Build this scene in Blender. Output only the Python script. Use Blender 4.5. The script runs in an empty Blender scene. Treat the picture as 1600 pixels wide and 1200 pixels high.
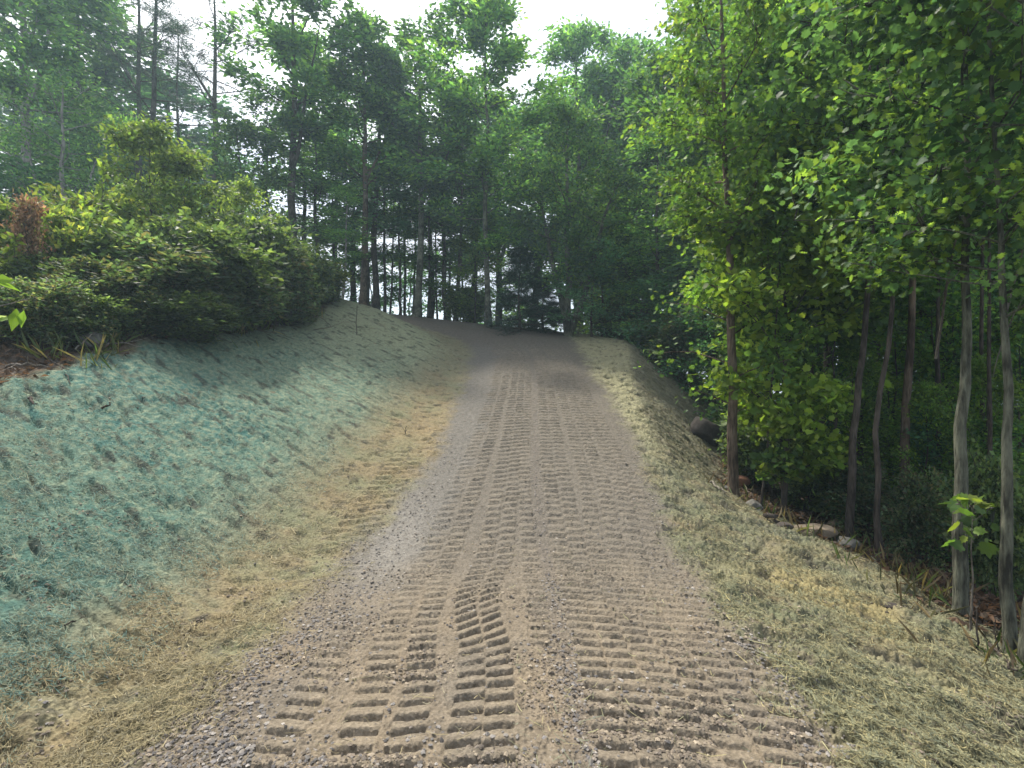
import bpy, math, random
import numpy as np
C = bpy.context.scene.collection
SC = bpy.context.scene
R_ = math.radians

# ------------------------------------------------------------------ camera
cam = bpy.data.cameras.new("camera")
cam.sensor_width = 36.0; cam.lens = 18.0; cam.clip_end = 2000.0; cam.clip_start = 0.05
camo = bpy.data.objects.new("camera", cam); C.objects.link(camo)
camo.location = (0, 0, 1.6); camo.rotation_euler = (R_(90), 0, 0)
SC.camera = camo

# ------------------------------------------------------------------ light
SUN_EL, SUN_AZ = 59.0, -36.0          # azimuth measured from the view direction (+Y), negative = to the left
w = bpy.data.worlds.new("World"); SC.world = w; w.use_nodes = True
nt = w.node_tree; nt.nodes.clear()
sky = nt.nodes.new('ShaderNodeTexSky'); sky.sky_type = 'NISHITA'; sky.sun_disc = False
sky.sun_elevation = R_(SUN_EL); sky.sun_rotation = R_(SUN_AZ); sky.dust_density = 3.0; sky.air_density = 1.0
tc = nt.nodes.new('ShaderNodeTexCoord')
nz = nt.nodes.new('ShaderNodeTexNoise'); nz.inputs['Scale'].default_value = 2.2; nz.inputs['Detail'].default_value = 6
mp = nt.nodes.new('ShaderNodeMapping'); mp.inputs['Scale'].default_value = (1, 1, 2.2); mp.inputs['Location'].default_value = (0.3, 0.9, 0.1)
rp = nt.nodes.new('ShaderNodeValToRGB'); rp.color_ramp.elements[0].position = 0.33; rp.color_ramp.elements[1].position = 0.56
rp.color_ramp.elements[0].color = (0.35, 0.35, 0.35, 1); rp.color_ramp.elements[1].color = (1, 1, 1, 1)
mx = nt.nodes.new('ShaderNodeMix'); mx.data_type = 'RGBA'
sd = (math.sin(R_(SUN_AZ)) * math.cos(R_(SUN_EL)), math.cos(R_(SUN_AZ)) * math.cos(R_(SUN_EL)), math.sin(R_(SUN_EL)))
dot = nt.nodes.new('ShaderNodeVectorMath'); dot.operation = 'DOT_PRODUCT'; dot.inputs[1].default_value = sd
cr = nt.nodes.new('ShaderNodeMapRange'); cr.inputs[1].default_value = -.5; cr.inputs[2].default_value = 1.0; cr.inputs[3].default_value = 0.0; cr.inputs[4].default_value = 1.0
cm = nt.nodes.new('ShaderNodeMix'); cm.data_type = 'RGBA'       # clouds are brighter round the veiled sun
cm.inputs[6].default_value = (3.5, 3.65, 4.0, 1); cm.inputs[7].default_value = (15.5, 15.2, 15.6, 1)
bg = nt.nodes.new('ShaderNodeBackground'); bg.inputs['Strength'].default_value = 0.10
out = nt.nodes.new('ShaderNodeOutputWorld')
L = nt.links.new
L(tc.outputs['Generated'], mp.inputs[0]); L(mp.outputs[0], nz.inputs['Vector']); L(nz.outputs[0], rp.inputs[0])
L(rp.outputs[0], mx.inputs[0]); L(sky.outputs[0], mx.inputs[6]); L(tc.outputs['Generated'], dot.inputs[0]); L(dot.outputs['Value'], cr.inputs[0]); pw = nt.nodes.new('ShaderNodeMath'); pw.operation = 'POWER'; pw.inputs[1].default_value = 12.0; L(cr.outputs[0], pw.inputs[0]); L(pw.outputs[0], cm.inputs[0]); L(cm.outputs[2], mx.inputs[7]); L(mx.outputs[2], bg.inputs[0]); L(bg.outputs[0], out.inputs[0])
sl = bpy.data.lights.new("sun", 'SUN'); sl.energy = 2.3; sl.angle = R_(4.0); sl.color = (1.0, 0.93, 0.80)
so = bpy.data.objects.new("sun", sl); C.objects.link(so)
so.rotation_euler = (R_(90 - SUN_EL), 0, R_(180 - SUN_AZ))

SC.view_settings.view_transform = 'Standard'; SC.view_settings.look = 'None'
SC.view_settings.gamma = 1.0; SC.view_settings.exposure = 1.6
SC.render.engine = 'CYCLES'
cy = SC.cycles
cy.use_denoising = True
cy.max_bounces = 6; cy.diffuse_bounces = 3; cy.glossy_bounces = 1; cy.transmission_bounces = 3; cy.transparent_max_bounces = 4
cy.volume_bounces = 0
cy.sample_clamp_indirect = 6.0

# ------------------------------------------------------------------ numpy noise
def _h(ix, iy, s):
    n = (ix * 374761393 + iy * 668265263 + s * 974634769) & 0xFFFFFFFF
    n = ((n ^ (n >> 13)) * 1274126177) & 0xFFFFFFFF
    n = n ^ (n >> 16)
    return n
def noise(x, y, s=0):
    x = np.asarray(x, float); y = np.asarray(y, float)
    ix = np.floor(x).astype(np.int64); iy = np.floor(y).astype(np.int64)
    fx = x - ix; fy = y - iy
    u = fx * fx * fx * (fx * (fx * 6 - 15) + 10); v = fy * fy * fy * (fy * (fy * 6 - 15) + 10)
    def g(dx, dy):
        a = _h(ix + dx, iy + dy, s).astype(float) * (2 * math.pi / 4294967296.0)
        return np.cos(a) * (fx - dx) + np.sin(a) * (fy - dy)
    return ((g(0, 0) * (1 - u) + g(1, 0) * u) * (1 - v) + (g(0, 1) * (1 - u) + g(1, 1) * u) * v) * 1.4
def fbm(x, y, s=0, o=4, gain=0.5):
    r = 0; a = 1.0; t = 0
    for i in range(o):
        r = r + a * noise(x * 2 ** i, y * 2 ** i, s + i * 17); t += a; a *= gain
    return r / t
def sstep(a, b, x):
    t = np.clip((x - a) / (b - a), 0, 1); return t * t * (3 - 2 * t)

# ------------------------------------------------------------------ terrain: cross-sections across the drive at distances d
# knots: far left, left, bank crest, mid bank, bank toe, ditch, road left, road centre, road right, shoulder, right toe, wood floor, far right
SECT = [
 (-60, [(-60,2),(-12,1.0),(-4.9,.6),(-3.7,.3),(-2.4,.0),(-1.9,-.1),(-1.5,-.1),(0,-.1),(1.5,-.1),(1.8,-.15),(3.9,-.8),(9,-2.2),(60,-10)]),
 (0,   [(-60,6),(-12,2.0),(-4.9,1.15),(-3.7,.7),(-2.4,.10),(-1.95,-.02),(-1.5,.02),(.0,.03),(1.45,.0),(1.75,-.05),(3.85,-.62),(9,-2.0),(60,-11)]),
 (2.3, [(-60,6),(-12,2.1),(-4.95,1.25),(-3.7,.72),(-2.35,.12),(-1.95,.0),(-1.5,.03),(.03,.05),(1.43,.0),(1.75,-.04),(3.8,-.52),(9,-1.9),(60,-11)]),
 (4.3, [(-60,7),(-12,2.3),(-5.2,1.45),(-3.9,.86),(-2.4,.15),(-1.9,.01),(-1.5,.03),(.03,.05),(1.52,.0),(1.95,-.05),(3.72,-.33),(9,-1.8),(60,-11)]),
 (5.8, [(-60,7),(-12,2.5),(-5.35,1.72),(-4.0,1.1),(-2.4,.42),(-1.75,.28),(-1.3,.29),(.2,.32),(1.7,.28),(2.05,.2),(3.42,-.15),(9,-1.8),(60,-11)]),
 (7.5, [(-60,7),(-12,2.8),(-5.45,2.2),(-4.0,1.45),(-2.3,.82),(-1.55,.66),(-1.12,.66),(.37,.7),(1.87,.64),(2.25,.60),(3.3,-.12),(9,-1.7),(60,-11)]),
 (11.2,[(-60,8),(-12,3.4),(-5.3,2.8),(-3.8,2.3),(-2.0,1.75),(-1.5,1.62),(-1.05,1.6),(.45,1.65),(1.96,1.6),(2.7,1.62),(4.4,.45),(9,-1.0),(60,-11)]),
 (14,  [(-60,8),(-12,4.0),(-5.3,3.5),(-3.6,3.0),(-1.75,2.5),(-1.4,2.36),(-1.1,2.34),(.42,2.4),(1.95,2.36),(3.3,2.44),(5.6,.9),(10,-.6),(60,-11)]),
 (16.5,[(-60,8),(-12,4.6),(-5.6,4.38),(-4.3,4.0),(-2.6,3.2),(-2.0,3.0),(-1.6,2.95),(0,2.96),(1.95,2.96),(3.6,3.0),(6.5,1.4),(11,-.4),(60,-11)]),
 (18.5,[(-60,8.5),(-14,4.9),(-8.0,4.6),(-7.0,4.48),(-6.2,4.38),(-5.7,4.25),(-5.0,4.1),(-1.5,3.62),(2.0,3.36),(3.3,3.3),(7,1.5),(12,-.4),(60,-11)]),
 (21,  [(-60,8.5),(-16,5.3),(-11,5.0),(-10.2,4.95),(-9.4,4.9),(-8.7,4.85),(-8.0,4.75),(-4.5,4.42),(-1.2,4.05),(0,3.9),(6,1.2),(12,-1),(60,-12)]),
 (24,  [(-60,8.5),(-20,5.5),(-14.6,5.3),(-14,5.25),(-13,5.2),(-12.2,5.15),(-11.5,5.1),(-9.5,5.0),(-7.5,4.9),(-6.2,4.7),(3,1.6),(12,-2),(60,-13)]),
 (32,  [(-60,8),(-30,6.5),(-22,5.8),(-20,5.5),(-18,5.2),(-17,5.0),(-16,4.8),(-14,4.4),(-12,4.0),(-10,3.5),(0,0.5),(12,-4),(60,-14)]),
 (50,  [(-60,4),(-30,2.5),(-22,1.5),(-20,1.2),(-18,.8),(-17,.6),(-16,.4),(-14,0),(-12,-.4),(-10,-.8),(0,-3),(12,-7),(60,-14)]),
 (90,  [(-60,-9),(-30,-9),(-22,-9),(-20,-9.2),(-18,-9.4),(-17,-9.5),(-16,-9.6),(-14,-9.8),(-12,-10),(-10,-10.2),(0,-11),(12,-12),(60,-14)]),
 (170, [(x,-14) for x in (-60,-30,-22,-20,-18,-17,-16,-14,-12,-10,0,12,60)]),
]
SD = np.array([s[0] for s in SECT], float)
SX = np.array([[k[0] for k in s[1]] for s in SECT], float)
SZ = np.array([[k[1] for k in s[1]] for s in SECT], float)
NK = SX.shape[1]
def pchip(xs, ys, x):
    h = np.diff(xs); dl = np.diff(ys) / h
    m = np.zeros_like(ys)
    for i in range(1, len(xs) - 1):
        if dl[i-1] * dl[i] > 0:
            w1 = 2 * h[i] + h[i-1]; w2 = h[i] + 2 * h[i-1]
            m[i] = (w1 + w2) / (w1 / dl[i-1] + w2 / dl[i])
    m[0] = dl[0]; m[-1] = dl[-1]
    x = np.clip(x, xs[0], xs[-1])
    i = np.clip(np.searchsorted(xs, x, side='right') - 1, 0, len(h) - 1)
    t = (x - xs[i]) / h[i]
    return ((1 + 2*t) * (1-t)**2 * ys[i] + t * (1-t)**2 * h[i] * m[i] + t*t*(3-2*t) * ys[i+1] + t*t*(t-1) * h[i] * m[i+1])
DT = np.concatenate([np.arange(-60, 0, 1.0), np.arange(0, 34, 0.1), np.arange(34, 170.1, 1.0)])
KX = np.stack([pchip(SD, SX[:, k], DT) for k in range(NK)], 1)
KZ = np.stack([pchip(SD, SZ[:, k], DT) for k in range(NK)], 1)
def knots(y):
    y = np.asarray(y, float)
    return (np.stack([np.interp(y, DT, KX[:, k]) for k in range(NK)], -1),
            np.stack([np.interp(y, DT, KZ[:, k]) for k in range(NK)], -1))
def lerp_rows(kx, kz, x):
    r = np.where(x <= kx[..., 0], kz[..., 0], 0.0) + np.where(x > kx[..., -1], kz[..., -1], 0.0)
    for k in range(NK - 1):
        a = kx[..., k]; b = kx[..., k+1]
        t = np.clip((x - a) / np.maximum(b - a, 1e-4), 0, 1)
        r = r + np.where((x > a) & (x <= b), kz[..., k] + (kz[..., k+1] - kz[..., k]) * t, 0)
    return r
def base_z(x, y):
    x = np.asarray(x, float); y = np.asarray(y, float)
    kx, kz = knots(y)
    acc = 0
    for dx, wt in ((-.18, .12), (-.09, .23), (0, .3), (.09, .23), (.18, .12)):
        acc = acc + wt * lerp_rows(kx, kz, x + dx)
    return acc
# track-print columns: x of each column at these distances
TD = np.array([1.0, 2.7, 4.27, 6.3, 11, 14, 16.5])
COLS = [ # xs, width, phase, strength, d range
 ([-1.0,-1.02,-1.12,-.9,-.6,-.55,-1.2], .20, .30, .75, 0, 3.7),
 ([-.66,-.68,-.78,-.64,-.35,-.3,-.9], .19, .0, .8, 0, 17),
 ([-.44,-.46,-.58,-.42,-.15,-.1,-.7], .18, .5, 1, 0, 17),
 ([-.2,-.21,-.25,-.15,.05,.1,-.4], .17, .15, 1, 0, 17),
 ([-.04,-.06,-.07,.02,.2,.25,-.2], .16, .65, 1, 0, 17),
 ([.25,.2,.16,.15,.35,.4,0], .15, .2, .85, 3.0, 17),
 ([.43,.45,.44,.46,.62,.65,.4], .18, .1, 1, 1.9, 17),
 ([.6,.62,.6,.65,.8,.82,.6], .17, .6, 1, 0, 17),
 ([.8,.8,.74,.92,1.0,1.05,.9], .18, .35, .95, 0, 17),
 ([.97,.97,.92,1.13,1.18,1.2,1.1], .17, .85, .95, 0, 17),
 ([1.16,1.15,1.1,1.33,1.36,1.35,1.3], .18, .2, .9, 0, 17),
 ([1.34,1.32,1.27,1.5,1.52,1.5,1.5], .17, .7, .75, 0, 17),
 ([-1.75,-1.75,-1.75,-1.62,-1.3,-1.2,-1.2], .22, .1, 1, 4.6, 7.6),
 ([-1.52,-1.52,-1.52,-1.4,-1.1,-1.0,-1.0], .22, .6, 1, 4.8, 7.4),
]
PY = np.arange(0, 40, .05); PS = np.cumsum(.05 / (.108 + .042 * sstep(3, 6.5, PY)))     # bars counted along the drive
def road_v(x, y):
    kx, kz = knots(y)
    return kx, kz
def detail(x, y):
    """fine relief and the zone weights at x, y"""
    kx, kz = knots(y)
    far = 1 - sstep(16, 26, y)
    j1 = fbm(x * 1.3, y * 1.3, 5, 4); j2 = fbm(x * 5, y * 5, 9, 3)
    rl = kx[..., 6] + .16 * j1 + .10 * j2; rr = kx[..., 8] + .22 * j1 - .12 * j2
    road = sstep(-.20, .20, x - rl - .10 * j2) * (1 - sstep(-.20, .20, x - rr + .1 * j2)) * (1 - sstep(23.5, 25, y))
    toe = kx[..., 4] + .35 * j1 + .12 * j2; crest = kx[..., 2] + .5 * j1 + .15 * j2
    teal = sstep(.35, -.35, x - toe) * sstep(-.25, .15, x - crest) * (1 - sstep(15.5, 19.5, y))
    ftoe = kx[..., 10] + .45 * j1 + .25 * j2
    floor_r = sstep(-.1, .45, x - ftoe)
    floor_l = sstep(.12, -.22, x - crest)
    back = sstep(-.5, .5, y - 19.5 - .0 * x) * sstep(.2, .9, x - kx[..., 9])
    soil = np.clip(np.maximum(floor_r, floor_l) + back, 0, 1) * (1 - road)
    teal = teal * (1 - road) * (1 - soil)
    straw = np.clip(1 - road - teal - soil, 0, 1)
    # relief
    z = 0.010 * fbm(x * 9, y * 9, 21, 3) + .006 * fbm(x * 38, y * 38, 23, 2)
    fine = np.abs(fbm(x * 16, y * 16, 31, 3))
    a = (x * .88 - y * .47); b = (x * .47 + y * .88)
    fur = fbm(a * .9, b * 3.6, 41, 4)
    fur2 = noise(a * 3.2 + .5 * fur, b * 13.0 + .8 * fur, 47) * (.75 + .6 * noise(x * .8, y * .8, 48)) + .12 * noise(x * 9, y * 15, 49)
    z = z + teal * (.060 * fur + .02 * fbm(x * 3, y * 3, 43, 3) - .042 * sstep(.24, .46, fur2 + .22 * fur) + .035 * fine)
    sl = fbm(a * 2.2, b * 5, 51, 4)
    z = z + straw * (.035 * sl + .03 * fine - .03 * sstep(.22, .5, noise(x * 5, y * 9, 57)) + (x > 0) * (.08 * fbm(x * 2.4, y * 3.4, 58, 4) + .045 * fine - .035 * sstep(.14, .38, fbm((x * .88 - y * .47) * 2.4, (x * .47 + y * .88) * 6.5, 111, 3))))
    z = z + soil * (.12 * fbm(x * 1.5, y * 1.5, 61, 4) + .05 * fbm(x * 7, y * 7, 62, 3))
    # track prints
    cover = np.zeros_like(x); pr = np.zeros_like(x)
    wob = .006 * noise(x * 4, y * 4, 71) + .010 * noise(y * .8, x * .3, 72)
    for i, (xs, wd, ph, st, d0, d1) in enumerate(COLS):
        cx = np.interp(y, TD, xs) + wob
        # the twist where a machine turned
        tw = 0
        if i in (3, 4): tw = .10 * np.exp(-((y - 3.7) / .55) ** 2)
        if i in (1, 2): tw = .05 * np.exp(-((y - 3.2) / .6) ** 2)
        cx = cx - tw
        u = (x - cx) / wd
        m = (1 - sstep(.41, .47, np.abs(u))) * sstep(d0 - .15, d0 + .15, y) * (1 - sstep(d1 - .8, d1 + .2, y))
        if m.max() <= 0: continue
        skew = [0.05, -.04, -.06, -.16, -.14, .02, .04, .03, .07, .09, .1, .12, -.1, -.1][i]
        if i in (3, 4): skew = -.05 - .35 * np.exp(-((y - 3.5) / .6) ** 2)
        s = np.interp(y + skew * u * wd * 2.0 + .007 * noise(x * 9, y * 9, 73) + .005 * noise(x * 30, y * 30, 75), PY, PS) * (1 + .02 * (i % 3)) + ph
        p = s - np.floor(s); idx = np.floor(s)
        amp = st * (.6 + .6 * np.clip(.5 + noise(idx * 3.7 + i * 13.1, idx * .9 + i, 74), 0, 1)) * (.45 + .55 * sstep(-.62, -.12, fbm(x * 1.1, y * .8, 81 + i, 2) + .28)) * (.72 + .28 * sstep(5.5, 3.5, y))
        prof = sstep(.0, .14, p) * (1 - .45 * sstep(.14, .80, p)) - .9 * np.exp(-((p - .96) / .11) ** 2) - .9 * np.exp(-((p + .04) / .11) ** 2)
        k = m * amp
        pr = pr * (1 - m) + k * prof
        cover = np.maximum(cover, k)
    z = z * (1 - .55 * np.clip(cover, 0, 1)) + (.030 + .020 * sstep(3, 6, y)) * pr * far - .012 * cover
    lump = road * (1 - np.clip(cover * 1.6, 0, 1)) * (.016 * fine + .012 * np.abs(noise(x * 28, y * 28, 91)))
    z = z + lump
    fade = 1 - .7 * sstep(20, 40, y)
    return z * fade, road, teal, straw, soil, cover, j1, j2, fur, pr
def zg(x, y):
    x = np.atleast_1d(np.asarray(x, float)); y = np.atleast_1d(np.asarray(y, float))
    return base_z(x, y) + detail(x, y)[0]
def zs(x, y): return float(base_z(np.array([x]), np.array([y]))[0])
def mixc(a, b, t): return a + (np.array(b) - a) * t[..., None]

# ------------------------------------------------------------------ materials
def nodes(name):
    m = bpy.data.materials.new(name); m.use_nodes = True
    n = m.node_tree; n.nodes.clear()
    o = n.nodes.new('ShaderNodeOutputMaterial')
    return m, n, o
def bump(n, h, strength, dist, target):
    b = n.nodes.new('ShaderNodeBump'); b.inputs['Strength'].default_value = strength; b.inputs['Distance'].default_value = dist
    n.links.new(h, b.inputs['Height']); n.links.new(b.outputs[0], target)
def m_ground():
    m, n, o = nodes("ground_surface")
    p = n.nodes.new('ShaderNodeBsdfPrincipled'); p.inputs['Roughness'].default_value = .95; p.inputs['Specular IOR Level'].default_value = .15
    at = n.nodes.new('ShaderNodeAttribute'); at.attribute_name = 'Col'
    tc = n.nodes.new('ShaderNodeTexCoord')
    a = n.nodes.new('ShaderNodeTexNoise'); a.inputs['Scale'].default_value = 60; a.inputs['Detail'].default_value = 4; a.inputs['Roughness'].default_value = .7
    v = n.nodes.new('ShaderNodeTexVoronoi'); v.inputs['Scale'].default_value = 45
    n.links.new(tc.outputs['Object'], a.inputs['Vector']); n.links.new(tc.outputs['Object'], v.inputs['Vector'])
    r = n.nodes.new('ShaderNodeMapRange'); r.inputs[1].default_value = .25; r.inputs[2].default_value = .75; r.inputs[3].default_value = .55; r.inputs[4].default_value = 1.45
    n.links.new(a.outputs[0], r.inputs[0])
    mu = n.nodes.new('ShaderNodeVectorMath'); mu.operation = 'SCALE'
    n.links.new(at.outputs['Color'], mu.inputs[0]); n.links.new(r.outputs[0], mu.inputs['Scale'])
    n.links.new(mu.outputs[0], p.inputs['Base Color'])
    ad = n.nodes.new('ShaderNodeMath'); ad.operation = 'ADD'
    n.links.new(a.outputs[0], ad.inputs[0]); n.links.new(v.outputs['Distance'], ad.inputs[1])
    bump(n, ad.outputs[0], .7, .012, p.inputs['Normal'])
    n.links.new(p.outputs[0], o.inputs[0]); return m
def m_leaf(name, trans=.42, tint=(1.25, 1.35, .55), vary=.35, spec=.3):
    m, n, o = nodes(name)
    at = n.nodes.new('ShaderNodeAttribute'); at.attribute_name = 'Col'
    oi = n.nodes.new('ShaderNodeObjectInfo')
    r = n.nodes.new('ShaderNodeMapRange'); r.inputs[3].default_value = 1 - vary; r.inputs[4].default_value = 1 + vary
    n.links.new(oi.outputs['Random'], r.inputs[0])
    mu = n.nodes.new('ShaderNodeVectorMath'); mu.operation = 'SCALE'
    n.links.new(at.outputs['Color'], mu.inputs[0]); n.links.new(r.outputs[0], mu.inputs['Scale'])
    p = n.nodes.new('ShaderNodeBsdfPrincipled'); p.inputs['Roughness'].default_value = .55; p.inputs['Specular IOR Level'].default_value = spec
    n.links.new(mu.outputs[0], p.inputs['Base Color'])
    t = n.nodes.new('ShaderNodeBsdfTranslucent')
    tm = n.nodes.new('ShaderNodeVectorMath'); tm.operation = 'MULTIPLY'; tm.inputs[1].default_value = tuple(2.0 * c for c in tint)
    n.links.new(mu.outputs[0], tm.inputs[0]); n.links.new(tm.outputs[0], t.inputs['Color'])
    x = n.nodes.new('ShaderNodeMixShader'); x.inputs[0].default_value = trans
    n.links.new(p.outputs[0], x.inputs[1]); n.links.new(t.outputs[0], x.inputs[2]); n.links.new(x.outputs[0], o.inputs[0])
    return m
def m_bark(name, c1, c2, scale=9.0):
    m, n, o = nodes(name)
    p = n.nodes.new('ShaderNodeBsdfPrincipled'); p.inputs['Roughness'].default_value = .9; p.inputs['Specular IOR Level'].default_value = .2
    tc = n.nodes.new('ShaderNodeTexCoord'); mp = n.nodes.new('ShaderNodeMapping'); mp.inputs['Scale'].default_value = (1, 1, .16)
    a = n.nodes.new('ShaderNodeTexNoise'); a.inputs['Scale'].default_value = scale * 4; a.inputs['Detail'].default_value = 5; a.inputs['Roughness'].default_value = .65
    b = n.nodes.new('ShaderNodeTexNoise'); b.inputs['Scale'].default_value = 2.4; b.inputs['Detail'].default_value = 3
    n.links.new(tc.outputs['Object'], mp.inputs[0]); n.links.new(mp.outputs[0], a.inputs['Vector']); n.links.new(tc.outputs['Object'], b.inputs['Vector'])
    ad = n.nodes.new('ShaderNodeMath'); ad.operation = 'ADD'; n.links.new(a.outputs[0], ad.inputs[0]); n.links.new(b.outputs[0], ad.inputs[1])
    r = n.nodes.new('ShaderNodeValToRGB'); r.color_ramp.elements[0].position = .42; r.color_ramp.elements[1].position = .58
    hf = n.nodes.new('ShaderNodeMath'); hf.operation = 'MULTIPLY'; hf.inputs[1].default_value = .5; n.links.new(ad.outputs[0], hf.inputs[0])
    r.color_ramp.elements[0].color = (*c1, 1); r.color_ramp.elements[1].color = (*c2, 1)
    n.links.new(hf.outputs[0], r.inputs[0]); n.links.new(r.outputs[0], p.inputs['Base Color'])
    bump(n, a.outputs[0], 1.0, .05, p.inputs['Normal'])
    n.links.new(p.outputs[0], o.inputs[0]); return m
def m_stone(name, c1, c2, scale=8):
    m, n, o = nodes(name)
    p = n.nodes.new('ShaderNodeBsdfPrincipled'); p.inputs['Roughness'].default_value = .9
    tc = n.nodes.new('ShaderNodeTexCoord')
    a = n.nodes.new('ShaderNodeTexNoise'); a.inputs['Scale'].default_value = scale; a.inputs['Detail'].default_value = 8; a.inputs['Roughness'].default_value = .7
    n.links.new(tc.outputs['Object'], a.inputs['Vector'])
    r = n.nodes.new('ShaderNodeValToRGB'); r.color_ramp.elements[0].position = .35; r.color_ramp.elements[1].position = .65
    r.color_ramp.elements[0].color = (*c1, 1); r.color_ramp.elements[1].color = (*c2, 1)
    n.links.new(a.outputs[0], r.inputs[0]); n.links.new(r.outputs[0], p.inputs['Base Color'])
    bump(n, a.outputs[0], .6, .04, p.inputs['Normal'])
    n.links.new(p.outputs[0], o.inputs[0]); return m
def m_vcol(name, rough=.9):
    m, n, o = nodes(name)
    p = n.nodes.new('ShaderNodeBsdfPrincipled'); p.inputs['Roughness'].default_value = rough; p.inputs['Specular IOR Level'].default_value = .2
    at = n.nodes.new('ShaderNodeAttribute'); at.attribute_name = 'Col'
    n.links.new(at.outputs['Color'], p.inputs['Base Color']); n.links.new(p.outputs[0], o.inputs[0]); return m

M_GROUND = m_ground()
M_LEAF = m_leaf("leaf_green")
M_LEAFB = m_leaf("leaf_bright", .42, (1.15, 1.2, .58), .15, .22)
M_NEEDLE = m_leaf("needle_green", .2, (1.1, 1.2, .7), .25)
M_DRY = m_leaf("leaf_dry", .3, (1.2, 1.0, .7), .1, .15)
M_BARK = m_bark("bark_dark", (.035, .028, .024), (.115, .095, .08))
M_BARKB = m_bark("bark_brown", (.05, .035, .026), (.20, .15, .11))
M_BARKP = m_bark("bark_pale", (.13, .12, .11), (.36, .34, .31), 6)
M_BARKG = m_bark("bark_lichen", (.040, .039, .031), (.185, .190, .140), 10)
M_DEAD = m_bark("dead_wood", (.10, .085, .07), (.30, .27, .23), 10)
M_VCOL = m_vcol("loose_matter")

# ------------------------------------------------------------------ mesh helpers
def mesh_np(name, V, loops, starts, totals, mat, col=None, smooth=False):
    me = bpy.data.meshes.new(name)
    me.vertices.add(len(V)); me.vertices.foreach_set('co', np.ascontiguousarray(V, np.float32).ravel())
    me.loops.add(len(loops)); me.loops.foreach_set('vertex_index', np.ascontiguousarray(loops, np.int32))
    me.polygons.add(len(starts)); me.polygons.foreach_set('loop_start', np.ascontiguousarray(starts, np.int32))
    try: me.polygons.foreach_set('loop_total', np.ascontiguousarray(totals, np.int32))
    except Exception: pass
    me.polygons.foreach_set('use_smooth', np.full(len(starts), smooth))
    me.update(calc_edges=True)
    if col is not None:
        ca = me.color_attributes.new('Col', 'FLOAT_COLOR', 'POINT')
        c4 = np.ones((len(V), 4), np.float32); c4[:, :3] = col
        ca.data.foreach_set('color', c4.ravel())
    me.materials.append(mat)
    return me
class Wood:
    def __init__(s): s.V = []; s.F = []; s.n = 0
    def tube(s, P, r, k=6, cap=False):
        P = np.asarray(P, float); r = np.asarray(r, float); n = len(P)
        T = np.gradient(P, axis=0); T /= np.linalg.norm(T, axis=1)[:, None] + 1e-9
        ref = np.where(np.abs(T[:, 2:3]) > .9, np.array([[1., 0, 0]]), np.array([[0, 0, 1.]]))
        if abs(T[:, 2].mean()) > .6: ref = np.tile(np.array([[1., 0.1, 0]]), (n, 1))
        A = np.cross(T, ref); A /= np.linalg.norm(A, axis=1)[:, None] + 1e-9
        B = np.cross(T, A)
        an = np.linspace(0, 2 * math.pi, k, endpoint=False)
        ring = P[:, None] + r[:, None, None] * (np.cos(an)[None, :, None] * A[:, None] + np.sin(an)[None, :, None] * B[:, None])
        if k >= 9:   # bark-scale lumps
            ph = np.arange(n)[:, None] * .7; ring = P[:, None] + (ring - P[:, None]) * (1 + .10 * fbm(np.cos(an)[None] * 1.6 + ph, np.sin(an)[None] * 1.6 + 3.1 + P[0, 0], 7, 3))[..., None]
        s.V.append(ring.reshape(-1, 3))
        i = np.arange(n - 1)[:, None] * k; j = np.arange(k)[None]
        j2 = (j + 1) % k
        q = np.stack([i + j, i + j2, i + k + j2, i + k + j], -1).reshape(-1, 4) + s.n
        s.F.append(q); s.n += n * k
    def mesh(s, name, mat):
        V = np.concatenate(s.V); F = np.concatenate(s.F)
        return mesh_np(name, V, F.ravel(), np.arange(len(F)) * 4, np.full(len(F), 4), mat, smooth=True)
def sym(pts):
    """half outline (x>=0, from base to tip) to a closed outline"""
    r = [(x, y) for x, y in pts]; l = [(-x, y) for x, y in pts[::-1] if x > 1e-6]
    return r + l
T_OVAL = np.array([(0, 0, 0), (.27, .42, .06), (0, 1, -.04), (-.27, .42, .06)])
def flat(o, cup=.12): return np.array([(x, y, cup * abs(x) - .12 * y * y) for x, y in o])
T_MAPLE = flat(sym([(0, 0), (.24, -.05), (.42, .10), (.37, .22), (.58, .40), (.38, .46), (.36, .70), (.18, .68), (0, .98)]))
T_OAK = flat(sym([(0, 0), (.07, .16), (.27, .24), (.12, .35), (.40, .52), (.15, .60), (.30, .80), (.09, .82), (0, 1)]))
T_NEEDLE = np.array([(-.018, 0, 0), (.018, 0, 0), (.0, 1, -.06)])
def leaf_mesh(name, P, D, size, tmpl, col, mat, rng, tilt=.7, upb=1.0):
    """P positions, D growth directions, one leaf polygon each"""
    n = len(P); k = len(tmpl)
    Y = D + rng.normal(0, .45, (n, 3)); Y /= np.linalg.norm(Y, axis=1)[:, None] + 1e-9
    N = np.array([0, 0, upb]) + rng.normal(0, tilt, (n, 3))
    X = np.cross(Y, N); X /= np.linalg.norm(X, axis=1)[:, None] + 1e-9
    Z = np.cross(X, Y)
    V = P[:, None] + size[:, None, None] * (tmpl[None, :, 0:1] * X[:, None] + tmpl[None, :, 1:2] * Y[:, None] + tmpl[None, :, 2:3] * Z[:, None])
    return mesh_np(name, V.reshape(-1, 3), np.arange(n * k), np.arange(n) * k, np.full(n, k), mat, np.repeat(col, k, 0))
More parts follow.
